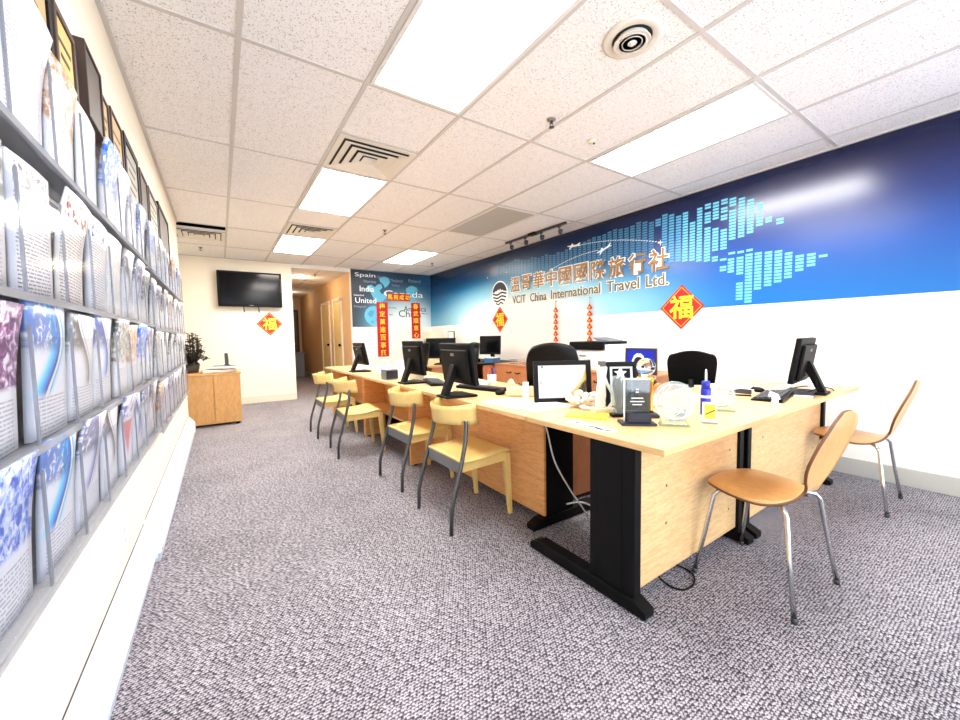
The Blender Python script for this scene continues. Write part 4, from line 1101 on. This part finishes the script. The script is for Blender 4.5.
mouse((2.98, 1.08, T), 1.2, 'small black mouse behind the keyboard on the side desk')

# ------------------------------------------------------------------ on the reception desks
t = thing('desk_telephone', 'beige desk telephone with buttons, left of the framed award', 'telephone', (1.72, 2.02, T), .75, 'desk telephones')
def phone(t, mat):
    m = MB(); m.prism([(-.10,0),(.10,0),(.10,.025),(-.10,.07)], (0,-.10,0), (1,0,0), (0,0,1), (0,.20,0)); m.build('base', M[mat], t, bevel=.006)
    m = MB(); m.tube([(-.085,.075,.085),(-.05,.075,.098),(.06,.075,.062),(.09,.075,.038)], [.022,.015,.015,.022], 10); m.build('handset', M[mat], t)
    m = MB()
    for r in range(4):
        for c in range(3):
            x = -.02+.024*r; y = -.06+.03*c; z = .070-.045*(x+.10)/.2; m.box(x-.008, y-.010, z, x+.008, y+.010, z+.006)
    m.build('buttons', M['darkgrey'], t)
    m = MB(); m.box(-.075, -.07, .062, -.045, .02, .068); m.build('display', M['darkgrey'], t)
phone(t, 'cream_p')
t = thing('desk_telephone', 'cream desk telephone beside the middle reception monitor', 'telephone', (1.62, 3.36, T), .3, 'desk telephones'); phone(t, 'cream_p')

def sheets(loc, rz, lab, w=.21, l=.297, th=.004, mat='paper', n=1, name='paper_sheet', cat='paper'):
    t = thing(name, lab, cat, loc, rz)
    z = 0
    for i in range(n):
        m = MB(); dx, dy = (rnd.uniform(-.012,.012), rnd.uniform(-.012,.012)) if i else (0,0)
        m.box(-w/2+dx, -l/2+dy, z, w/2+dx, l/2+dy, z+th); m.build('sheet', M[mat], t); z += th+.0003
    return t
sheets((1.44, 1.78, T), .05, 'white paper lying at the desk edge left of the framed award', .24, .32)
sheets((1.50, 1.585, T), 1.5, 'white paper lying across the joint of the two desks', .2, .29, .006)
sheets((1.60, 3.55+.55, T), .3, 'stack of white papers between the two farther monitors', .22, .3, .006, n=4)
sheets((1.72, 2.72, T), -.2, 'stack of white papers behind the nearest reception monitor', .22, .3, .006, n=6)
sheets((1.62, 5.15, T), .1, 'small stack of papers behind the farthest reception monitor', .22, .3, .008, n=3)
sheets((1.50, 1.27, T), .5, 'yellow note pad lying in front of the awards', .13, .20, .006, 'yellow', name='note_pad', cat='note pad')
for i, (x, y, lab) in enumerate(((1.345,1.20,'leftmost of three small white cards at the desk edge'), (1.335,1.10,'middle one of three small white cards at the desk edge'), (1.325,1.03,'rightmost of three small white cards at the desk edge'))):
    t = thing('business_card', lab, 'card', (x, y, T), .15*i, 'white cards at the desk edge')
    m = MB(); m.box(-.026, -.044, 0, .026, .044, .0015); c = m.build('card', M['paper'], t)
    m = MB(); m.box(-.012, -.024, .0016, .010, .022, .0019); m.build('printed_block', M['darkgrey'], t)
# tissue box
t = thing('tissue_box', 'blue and grey tissue box with a white tissue on the middle reception desk', 'tissue box', (1.36, 3.60, T), .1)
m = MB(); m.box(-.06, -.06, 0, .06, .06, .10); m.build('box', M['greyp'], t, bevel=.002)
m = MB(); m.box(-.061, -.0625, .01, .061, -.0605, .09); m.build('blue_side', M['navy'], t)
m = MB()
def tis(u, v):
    a = (u-.5)*2; return (a*.035*(1-.5*v)+.01*math.sin(v*7), .012*math.sin(u*9+v*4), .095+.06*v), (0,1,0)
m.sheet(tis, 8, 6, .002); m.build('tissue', M['paper'], t)
def box_stack(loc, rz, sz, lab, mat='white', name='white_box', cat='box'):
    t = thing(name, lab, cat, loc, rz); m = MB(); a, b, c = sz
    m.box(-a/2, -b/2, 0, a/2, b/2, c*.8); m.build('carton', M[mat], t, bevel=.003)
    m = MB(); m.box(-a/2-.002, -b/2-.002, c*.8, a/2+.002, b/2+.002, c); m.build('lid', M[mat], t, bevel=.002)
    return t
box_stack((1.58, 3.86, T), .2, (.16,.13,.14), 'white box behind the blue tissue box')
box_stack((1.60, 4.48, T), 0, (.2,.16,.07), 'flat white box below the red banners on the reception desk')
t = thing('wooden_bowl', 'amber wooden bowl holding white sweets on the reception desk', 'bowl', (1.98, 4.75, T))
m = MB(); m.lathe([(.05,0),(.085,.03),(.10,.07),(.094,.07),(.08,.034),(.0,.012)], n=28); m.build('bowl', M['woodbowl'], t)
sw = MB()
for k in range(16):
    a = k*2.4; r = .018*math.sqrt(k); sw.ball((r*math.cos(a), r*math.sin(a), .062+.012*(k % 3)), .017, 8)
o = sw.build('sweets', M['paper']); o.location = (1.98, 4.75, T); o['kind'] = 'stuff'; tag(o, 'white wrapped sweets heaped in the amber bowl', 'sweets')
t = thing('card_stand', 'small white card stand beside the left edge of the framed award', 'card stand', (1.555, 1.80, T), .9)
m = MB(); m.box(-.03, -.02, 0, .03, .02, .006); m.build('foot', M['white'], t)
m = MB(); m.prism([(-.004,.006),(.004,.006),(-.010,.12),(-.016,.12)], (0,-.018,0), (1,0,0), (0,0,1), (0,.036,0)); m.build('card', M['paper'], t)
t = thing('pen_cup', 'white pen cup with pens beside the stacked papers on the near reception desk', 'pen cup', (1.84, 2.55, T))
m = MB(); m.lathe([(.033,0),(.036,.09),(.033,.09),(.03,.006),(0,.006)], n=20); m.build('cup', M['white'], t)
for k, mm in enumerate(('blue','red','blackp')):
    m = MB(); a = k*2.1; m.cyl((.008*math.cos(a),.008*math.sin(a),.01),(.026*math.cos(a),.026*math.sin(a),.145), .004, n=8); m.build('pen', M[mm], t)

# ------------------------------------------------------------------ framed award and trophies on the corner desk
ang = math.atan2(1.52-1.70, 1.82-1.52)       # direction of the frame's lower edge
t = thing('framed_award', 'white certificate in a wide black frame standing on the reception desk', 'picture frame', (1.69, 1.615, T), ang)
tilt = .13; R = Matrix.Rotation(-tilt, 3, 'X'); W2, H, bw = .175, .252, .028
def fp(x, z, d): return Vector((0,.0,0)) + R @ Vector((x, d, z))
m = MB()
for (x0,z0,x1,z1) in ((-W2,0,W2,bw),(-W2,H-bw,W2,H),(-W2,bw,-W2+bw,H-bw),(W2-bw,bw,W2,H-bw)):
    m.obox(fp((x0+x1)/2, (z0+z1)/2, 0), (x1-x0, .022, z1-z0), R)
m.build('frame', M['black'], t, bevel=.002)
m = MB(); m.obox(fp(0, H/2, .004), (2*(W2-bw), .006, H-2*bw), R); cp_ = m.build('certificate_sheet', M['paper'], t)
m = MB()
for (x, z, w, h) in ((-.12,.215,.016,.012),(-.102,.203,.03,.003),(-.04,.178,.13,.003),(-.015,.160,.16,.004),(-.13,.12,.012,.010)):
    m.obox(fp(x, z, .0005), (w, .0006, h), R)
m.build('printed_lines', M['greyp'], cp_)
def cpoly(pts, mat, nm):
    m = MB(); o = fp(0,0,.0006); m.prism(pts, o, R@Vector((1,0,0)), R@Vector((0,0,1)), R@Vector((0,-.0008,0))); m.build(nm, M[mat], cp_)
cpoly([(.146,.03),(.146,.205),(.125,.150),(.095,.105),(.060,.068),(.03,.046),(.0,.030)], 'goldcert', 'gold_corner')
cpoly([(.146,.03),(.146,.135),(.12,.112),(.09,.072),(.06,.030)], 'shadowbox', 'grey_corner')
m = MB(); m.prism([(0.01,0),(.11,0),(.045,.22)], (-.02,0,0), (0,1,0), (0,0,1), (.04,0,0)); m.build('easel_stand', M['black'], t)
# crumpled white ribbon / tissue figure
t = thing('white_ribbon', 'crumpled white ribbon bow lying in front of the framed award', 'ribbon', (1.66, 1.46, T))
m = MB(); rr = random.Random(3)
for k in range(7):
    a = k*.9; L = .05+.03*rr.random(); pts = []
    for i in range(9):
        q = i/8; pts.append((L*math.sin(q*PI)*math.cos(a)+.02*q*math.cos(a+1), L*math.sin(q*PI)*math.sin(a), .010+.07*math.sin(q*PI*.9)*(.5+.5*rr.random())))
    m.tube(pts, [.006,.012,.016,.018,.018,.016,.014,.010,.006], 7)
m.build('loops', M['paper'], t)
m = MB(); m.tube([(.02,-.02,.008),(.08,-.07,.02),(.12,-.10,.010),(.16,-.16,.006)], [.008,.014,.012,.004], 7); m.tube([(-.02,-.01,.008),(-.06,-.08,.014),(-.03,-.14,.006)], [.008,.012,.004], 7); m.build('tails', M['paper'], t)
m = MB(); m.ball((0,0,.075), .022, 12); m.build('knot', M['cream_p'], t)
# swoosh crystal trophy
t = thing('crystal_trophy', 'tall frosted crystal flame trophy on a stone base, left of the black framed plaque', 'trophy', (1.615, 1.265, T), -.5)
m = MB(); m.box(-.055, -.03, 0, .055, .03, .028); m.build('base', M['cream_p'], t, bevel=.004)
m = MB(); m.prism([(-.035,.028),(.0,.028),(.012,.09),(.008,.16),(.018,.235),(-.008,.262),(-.034,.24),(-.028,.16),(-.038,.09)], (0,-.012,0), (1,0,0), (0,0,1), (0,.024,0)); m.build('crystal_column', M['printwhite'], t, bevel=.004)
m = MB(); m.tube([(.03,0,.028),(.055,0,.06),(.05,0,.10),(.02,0,.15),(.005,0,.20)], [.008,.009,.009,.008,.005], 10); m.build('crystal_swirl', M['white'], t)
m = MB(); m.box(-.024, -.013, .240, .008, .013, .268); m.build('top_block', M['shadowbox'], t, bevel=.002)
# black framed plaque
a2 = math.atan2(1.10-1.30, 1.86-1.68)
t = thing('framed_plaque', 'upright black frame with a thin white inner border among the awards', 'picture frame', (1.755, 1.25, T), -.62)
R = Matrix.Rotation(-.12, 3, 'X'); W2, H = .086, .258
def fp(x, z, d): return R @ Vector((x, d, z))
m = MB(); bw = .022
for (x0,z0,x1,z1) in ((-W2,0,W2,bw),(-W2,H-bw,W2,H),(-W2,bw,-W2+bw,H-bw),(W2-bw,bw,W2,H-bw)): m.obox(fp((x0+x1)/2, (z0+z1)/2, 0), (x1-x0, .022, z1-z0), R)
m.build('frame', M['black'], t, bevel=.002)
m = MB(); m.obox(fp(0, H/2, .004), (2*(W2-bw), .006, H-2*bw), R); cp_ = m.build('black_panel', M['blackp'], t)
m = MB(); b0, b1 = W2-bw-.004, W2-bw-.016
for (x0,z0,x1,z1) in ((-b0,bw+.004,b0,bw+.014),(-b0,H-bw-.014,b0,H-bw-.004),(-b0,bw+.014,-b1,H-bw-.014),(b1,bw+.014,b0,H-bw-.014)): m.obox(fp((x0+x1)/2, (z0+z1)/2, .0002), (x1-x0, .001, z1-z0), R)
m.build('white_border', M['white'], cp_)
m = MB(); m.prism([(0.01,0),(.09,0),(.03,.2)], (-.015,0,0), (0,1,0), (0,0,1), (.03,0,0)); m.build('easel_stand', M['black'], t)
# star trophy
t = thing('star_trophy', 'dark etched crystal trophy topped by a star, in front of the black framed plaque', 'trophy', (1.61, 1.165, T), -.55)
m = MB(); m.box(-.042, -.025, 0, .042, .025, .016); m.build('base', M['blackp'], t, bevel=.003)
m = MB(); m.prism([(-.024,.016),(.024,.016),(.046,.13),(.050,.165),(.022,.20),(-.03,.20),(-.046,.15)], (0,-.011,0), (1,0,0), (0,0,1), (0,.022,0)); m.build('crystal_body', M['frosted'], t)
m = MB(); m.prism([(-.012,.02),(.012,.02),(.026,.12),(.018,.175),(-.02,.175),(-.028,.12)], (0,-.003,0), (1,0,0), (0,0,1), (0,.006,0)); m.build('etched_figure', M['shadowbox'], t)
m = MB(); pts = [((.030 if k % 2 == 0 else .013)*math.sin(k*PI/5), .213+(.030 if k % 2 == 0 else .013)*math.cos(k*PI/5)) for k in range(10)]
m.prism(pts, (0.004,-.008,0), (1,0,0), (0,0,1), (0,.016,0)); m.build('star', M['white'], t)
# rectangular glass plaque
t = thing('glass_plaque', 'rectangular clear glass plaque with a blue block at its foot', 'trophy', (1.535, 1.02, T), -.72)
m = MB(); m.box(-.075, -.045, 0, .075, .045, .010); m.build('base', M['navy'], t, bevel=.002)
m = MB(); m.box(-.055, -.005, .010, .055, .007, .205); m.build('glass_plate', M['smoke'], t, bevel=.002)
m = MB(); m.box(-.045, -.030, .0105, .055, -.006, .052); m.build('blue_block', M['navy'], t, bevel=.002)
m = MB()
for i, (w, z) in enumerate(((.012,.155),(.012,.142),(.05,.115),(.06,.10),(.04,.086))): m.box(-w/2, -.0065, z, w/2, -.0052, z+.004)
m.box(-.055,-.0065,.2,.055,.0085,.2055); m.box(-.0555,-.0065,.012,-.0525,.0085,.2)  # white strips paint the bright top and side edges of the glass
m.build('etched_text_bright_edges', M['printwhite'], t)
# gold trophy with crystal ball
t = thing('globe_trophy', 'gold column trophy carrying a crystal globe', 'trophy', (1.705, 1.085, T), -.6)
m = MB(); m.box(-.05, -.045, 0, .05, .045, .02); m.build('base', M['navy'], t, bevel=.003)
for x, y in ((-.025,.0),(.0,-.02),(.025,.0),(0,.02)):
    m = MB(); m.lathe([(.013,.02),(.010,.035),(.009,.10),(.011,.17),(.016,.185)], (x,y,0), n=14); m.build('gold_column', M['goldm'], t)
m = MB(); m.lathe([(.042,.185),(.046,.192),(.030,.20),(.020,.205)], n=24); m.build('gold_cup', M['goldm'], t)
m = MB(); m.ball((0,0,.243), .044, 24); m.build('crystal_globe', M['crystal'], t)
# big round crystal
def round_award(loc, rz, r, lab):
    t = thing('round_crystal_award', lab, 'trophy', loc, rz, 'round crystal awards')
    m = MB(); m.prism([(-.062,0),(.062,0),(.05,.022),(-.05,.022)], (0,-.03,0), (1,0,0), (0,0,1), (0,.06,0)); m.build('base', M['glassgreen'], t, bevel=.002)
    n = 40; outer = [(r*math.cos(2*PI*k/n), r+.018+r*math.sin(2*PI*k/n)) for k in range(n)]
    m = MB(); m.prism(outer, (0,-.010,0), (1,0,0), (0,0,1), (0,.020,0), smooth=True); m.build('crystal_disc', M['frosted'], t)
    m = MB(); m.tube([(.86*r*math.cos(2*PI*k/n), -.0105, r+.018+.86*r*math.sin(2*PI*k/n)) for k in range(n)], .0022, 6, closed=True)
    for k in range(7):
        a = 2*PI*k/7; q = .78*r; m.tube([(q*(1-.11*i)*math.cos(a+.28*i), -.0105, r+.018+q*(1-.11*i)*math.sin(a+.28*i)) for i in range(7)], .0011, 5)
    m.build('engraving', M['printwhite'], t)
    return t
round_award((1.635, .905, T), -.9, .088, 'large round crystal award at the desk edge, left of the blue bottle')
round_award((2.14, .935, T), -1.05, .062, 'smaller round crystal award right of the blue bottle')
t = thing('crystal_cube', 'small clear crystal block between the glass plaque and the round crystal', 'paperweight', (1.775, .955, T), .3)
m = MB(); m.box(-.025, -.025, 0, .025, .025, .045); m.build('block', M['crystal'], t, bevel=.004)
m = MB(); m.box(-.016, -.016, .014, .016, .016, .03); m.build('inner_mark', M['navy'], t)
t = thing('blue_bottle', 'slim deep blue bottle with a white nozzle beside the round crystal awards', 'bottle', (1.965, .93, T))
m = MB(); m.lathe([(.021,0),(.023,.004),(.023,.125),(.020,.130)], n=24); m.build('bottle_body', M['blue'], t)
m = MB(); m.lathe([(.0235,.085),(.0240,.088),(.0240,.094),(.0235,.097)], n=24); m.build('white_ring', M['white'], t)
m = MB(); m.lathe([(.020,.130),(.018,.165),(.012,.168)], n=20); m.build('blue_cap', M['blue'], t)
m = MB(); m.lathe([(.006,.166),(.005,.20),(.003,.225)], n=12); m.build('white_nozzle', M['white'], t)
t = thing('sample_card', 'small white card with a yellow panel standing in front of the blue bottle', 'card', (1.80, .835, T), -.95)
m = MB(); m.box(-.030, -.02, 0, .030, .02, .003); m.build('foot', M['acrylicedge'], t)
m = MB(); m.box(-.028, -.002, .003, .028, .002, .093); c = m.build('white_card', M['paper'], t)
m = MB(); m.box(-.020, -.0028, .018, .024, -.0021, .083); y_ = m.build('yellow_panel', M['yellow'], c)
m = MB(); m.prism([(-.016,.034),(.022,.055),(.022,.062),(-.016,.041)], (0,-.0035,0), (1,0,0), (0,0,1), (0,.0006,0)); m.build('dark_stripe', M['plyedge'], c)
t = thing('orange_bauble', 'small orange ball standing behind the gold trophy', 'ball', (1.97, 1.18, T)); m = MB(); m.ball((0,0,.10), .032, 16, sq=(.8,.8,1.1)); m.build('ball', M['orange'], t)
m = MB(); m.lathe([(.028,0),(.028,.008),(.006,.014),(.005,.07)], n=18); m.build('stand', M['goldm'], t)
def bent_cable(name, lab, pts, r, mat):
    m = MB()
    # smooth the polyline
    P = [Vector(p) for p in pts]; Q = []
    for i in range(len(P)-1):
        a, b, c, d = P[max(0,i-1)], P[i], P[i+1], P[min(len(P)-1,i+2)]
        for k in range(6):
            f = k/6; Q.append(.5*(2*b+(c-a)*f+(2*a-5*b+4*c-d)*f*f+(3*b-a-3*c+d)*f**3))
    Q.append(P[-1]); m.tube(Q, r, 7); tag(m.build(name, M[mat]), lab, 'cable')
bent_cable('power_cable', 'white power cable hanging from under the corner desk', [(1.50,1.63,.70),(1.555,1.62,.60),(1.60,1.60,.40),(1.70,1.58,.22),(1.78,1.56,.10),(1.86,1.55,.012),(2.0,1.50,.010)], .005, 'white')
bent_cable('power_cable', 'second white cable running along the floor behind the black desk legs', [(1.72,1.62,.10),(1.80,1.56,.11),(1.90,1.48,.05),(1.93,1.36,.012),(1.95,1.2,.010)], .005, 'white')
bent_cable('floor_cable', 'black cable loop lying on the carpet by the pale front panel', [(1.63,.99,.03),(1.62,.92,.008),(1.64,.86,.006),(1.71,.85,.006),(1.78,.88,.006),(1.80,.93,.008),(1.76,.99,.03)], .004, 'blackp')

# ------------------------------------------------------------------ on the side desk
t = thing('name_plate', 'small white desk name plate left of the black keyboard', 'name plate', (2.63, .87, T), -.95)
m = MB(); m.prism([(-.025,0),(.025,0),(.006,.05),(-.006,.05)], (0,-.05,0), (1,0,0), (0,0,1), (0,.10,0)); m.build('wedge', M['white'], t, bevel=.002)
m = MB(); m.box(-.035, -.06, 0, .035, .06, .0005); m.build('felt_foot', M['greyp'], t)
sheets((3.02, 1.25, T), .2, 'stack of white papers at the back of the side desk', .22, .3, .005, n=3)
sheets((3.52, 1.02, T), -.3, 'loose white papers on the side desk behind the monitor', .24, .32, .008, n=5)
sheets((2.52, 1.18, T), .6, 'grey sheet lying on the side desk joint', .16, .22, .003, 'greydiff')
t = thing('notebook', 'closed dark notebook lying beside the keyboard on the side desk', 'notebook', (2.98, .83, T), .25)
m = MB(); m.box(-.09, -.045, .002, .09, .045, .018); m.build('pages', M['paper'], t)
m = MB(); m.box(-.094, -.048, 0, .094, .048, .002); m.box(-.094, -.048, .018, .094, .048, .021); m.build('cover', M['navy'], t)
bent_cable('white_cable', 'white cable curling on the side desk below the monitor', [(2.95,1.02,T+.008),(2.99,.95,T+.05),(3.06,.90,T+.06),(3.10,.96,T+.02),(3.2,1.02,T+.006)], .004, 'white')
bent_cable('black_cable', 'thin black cable looping beside the monitor foot on the side desk', [(3.25,.98,T+.008),(3.38,.92,T+.02),(3.42,.82,T+.012),(3.34,.775,T+.006)], .0035, 'blackp')
t = thing('stapler', 'dark stapler lying on the side desk behind the name plate', 'stapler', (2.72, 1.08, T), 2.0)
m = MB(); m.box(-.06, -.014, 0, .06, .014, .008); m.build('base', M['blackp'], t, bevel=.002)
m = MB(); m.prism([(-.06,.012),(.055,.018),(.06,.028),(.0,.045),(-.06,.042)], (0,-.013,0), (1,0,0), (0,0,1), (0,.026,0)); m.build('arm', M['darkgrey'], t, bevel=.003)

# ------------------------------------------------------------------ on the corner table and back desk
t = thing('blue_tray', 'teal blue desk tray on the black computer table beside the monitor', 'tray', (3.52, 4.86, .726), .3)
m = MB(); m.box(-.10, -.08, 0, .10, .08, .006); m.box(-.10, -.08, .006, .10, -.074, .075); m.box(-.10, .074, .006, .10, .08, .075); m.box(-.10, -.074, .006, -.094, .074, .075); m.box(.094, -.074, .006, .10, .074, .075); m.build('tray', M['bluetrim'], t)
m = MB(); m.box(-.08, -.06, .007, .08, .06, .088); m.build('papers', M['paper'], t)
t = thing('card_reader', 'dark office device with a white top on the left of the black computer table', 'office device', (3.42, 5.28, .726), .2)
m = MB(); m.box(-.10, -.09, 0, .10, .09, .05); m.build('body', M['blackp'], t, bevel=.005)
m = MB(); m.box(-.06, -.06, .05, .06, .06, .10); m.build('white_top', M['white'], t, bevel=.003)
t = thing('brochure_stand', 'standing rack of small pockets on the floor in the far corner', 'brochure rack', (3.72, 7.25, 0), -.15)
m = MB()
for y in (-.21, 0, .21): m.box(-.15, y-.006, 0, .15, y+.006, 1.26)
for k in range(7): m.box(-.15, -.21, .10+.165*k, .15, .21, .115+.165*k)
m.box(.14, -.21, 0, .15, .21, 1.26); m.build('pocket_frame', M['cream_p'], t)
for k in range(6):
    for s in (-1, 1):
        m = MB(); m.box(-.11+.03*(k % 2), s*.105-.08, .116+.165*k, -.02, s*.105+.08, .225+.165*k); m.build('leaflets', M['plyedge'] if (k+s) % 3 == 0 else M['paper'], t)
t = thing('whiteboard', 'small white board in a dark frame standing right of the pocket rack', 'white board', (3.86, 6.72, .0), PI/2-.2)
m = MB(); m.box(-.17, -.008, .80, .17, .008, 1.24); m.build('board', M['white'], t)
m = MB()
for b in ((-.185,-.012,.785,.185,.012,.80),(-.185,-.012,1.24,.185,.012,1.255),(-.185,-.012,.80,-.17,.012,1.24),(.17,-.012,.80,.185,.012,1.24)): m.box(*b)
m.build('frame', M['darkgrey'], t)
for s in (-1, 1): m = MB(); m.tube([(s*.15,0,.8),(s*.2,.10*s,0.0)], .012, 8); m.build('leg', M['darkgrey'], t)

# ------------------------------------------------------------------ cabinet with papers by the back wall
t = thing('low_cabinet', 'honey oak low cabinet by the left end of the back wall', 'cabinet', (-.40, 6.20, 0))
m = MB(); m.box(0, 0.02, .03, .61, .62, .685); m.build('carcass', M['cabinet'], t, bevel=.003)
m = MB(); m.box(-.01, -.005, .685, .62, .63, .708); m.build('top_board', M['cabinet'], t, bevel=.003)
for k in range(2):
    m = MB(); m.box(.004+.303*k, 0, .035, .301+.303*k, .0185, .680); m.build('door', M['cabinet'], t, bevel=.002)
for x in (.05, .56): m = MB(); m.cyl((x,.07,0),(x,.07,.032), .02, n=12); m.cyl((x,.56,0),(x,.56,.032), .02, n=12); m.build('foot', M['black'], t)
def newspaper(loc, rz, lab, w, l, th, dark):
    t = thing('newspaper', lab, 'newspaper', loc, rz, 'newspapers on the low cabinet')
    m = MB(); m.sheet(lambda u, v: (((u-.5)*w, (v-.5)*l, th/2+.006*math.sin(u*5+v*3)**2), (0,0,1)), 6, 6, th); b = m.build('folded_sheets', M['paper'], t)
    m = MB(); m.sheet(lambda u, v: (((u-.5)*w*.8, -l*.18+(v-.5)*l*.50, th+.0075+.006*math.sin(u*5+v*3)**2*.2), (0,0,1)), 4, 3, .001); m.build('dark_heading', M['blackp' if dark else 'greyp'], b)
CT = .709
newspaper((-.03, 6.40, CT), .1, 'newspaper lying at the left on the low cabinet', .38, .24, .040, True)
newspaper((.06, 6.36, CT+.055), -.25, 'newspaper with a dark heading on top of the pile on the low cabinet', .34, .26, .030, True)
newspaper((.07, 6.67, CT), -.15, 'newspaper at the back right of the low cabinet', .24, .20, .045, False)
t = thing('cordless_handset', 'dark upright handset standing among the newspapers', 'telephone', (.07, 6.67, CT+.056), .2)
m = MB(); m.lathe([(.045,0),(.045,.02),(.03,.035)], n=20); m.build('cradle', M['blackp'], t)
m = MB(); m.prism([(-.022,.03),(.022,.03),(.024,.10),(.016,.20),(-.022,.20)], (0,-.013,0), (1,0,0), (0,0,1), (0,.026,0)); m.build('handset', M['darkgrey'], t, bevel=.004)
t = thing('potted_plant', 'dark leafy potted plant on the low cabinet in the left alcove', 'plant', (-.33, 6.55, CT))
m = MB(); m.lathe([(.07,0),(.09,.12),(.085,.12),(.07,.10),(0,.10)], n=20); m.build('pot', M['pot'], t)
m = MB(); rr = random.Random(5); stems = []
for k in range(40):
    a = rr.uniform(0, 2*PI); L = rr.uniform(.10,.46); z0 = .10
    p1 = Vector((.03*math.cos(a), .03*math.sin(a), z0)); tip = Vector(((.05+.16*(1-L/.5))*math.cos(a), (.05+.16*(1-L/.5))*math.sin(a), z0+L)); stems.append((p1, tip)); m.tube([p1, (p1+tip)/2+Vector((.02*math.cos(a),.02*math.sin(a),.0)), tip], .004, 5)
m.build('stems', M['brown'], t)
m = MB()
for p1, tip in stems:
    for k in range(9):
        q = .25+.75*k/8; c = p1.lerp(tip, q); a = rr.uniform(0, 2*PI); d = Vector((math.cos(a), math.sin(a), rr.uniform(-.4,.6))).normalized(); s_ = d.cross(Vector((0,0,1))).normalized(); L = rr.uniform(.055,.10); w = L*.36; n_ = d.cross(s_)*.006
        m.add([c, c+d*L*.45+s_*w+n_, c+d*L, c+d*L*.45-s_*w+n_], [(0,1,2),(0,2,3)])
m.build('foliage', M['leaf'], t)
m = MB(); m.prism([(0,-.035),(.035,0),(0,.035),(-.035,0)], (.10,-.10,.16), (1,0,0), (0,0,1), (0,-.002,0)); m.build('white_tag', M['paper'], t)

# ------------------------------------------------------------------ light
w = bpy.data.worlds.new('daylight'); SC.world = w; w.use_nodes = True
bg = w.node_tree.nodes['Background']; bg.inputs[0].default_value = (.80,.90,1.0,1); bg.inputs[1].default_value = 1.0
def area(name, loc, rot, sx, sy, power, col):
    l = bpy.data.lights.new(name, 'AREA'); l.shape = 'RECTANGLE'; l.size = sx; l.size_y = sy; l.energy = power; l.color = col
    o = bpy.data.objects.new(name, l); COL.objects.link(o); o.location = loc; o.rotation_euler = rot; return o
# daylight entering through the shop window (placed in the window opening)
area('window_daylight', (1.85, YF-.12, 1.4), (math.radians(90), 0, 0), 4.0, 2.0, 95, (.90,.95,1.0))
l = bpy.data.lights.new('corridor_lamp', 'POINT'); l.energy = 9; l.color = (1,.84,.62); l.shadow_soft_size = .07
o = bpy.data.objects.new('corridor_lamp', l); COL.objects.link(o); o.location = (1.55, 9.3, 2.45)
l = bpy.data.lights.new('corridor_lamp_far', 'POINT'); l.energy = 2.5; l.color = (1,.84,.62); l.shadow_soft_size = .07
o = bpy.data.objects.new('corridor_lamp_far', l); COL.objects.link(o); o.location = (1.75, 12.3, 2.35)
vs_ = SC.view_settings; vs_.view_transform = 'Standard'; vs_.look = 'None'; vs_.exposure = .88; vs_.gamma = 1; vs_.use_curve_mapping = False
SC.cycles.max_bounces = 10; SC.cycles.transparent_max_bounces = 16; SC.cycles.diffuse_bounces = 5
SC.cycles.sample_clamp_indirect = 6; SC.cycles.caustics_reflective = False; SC.cycles.caustics_refractive = False
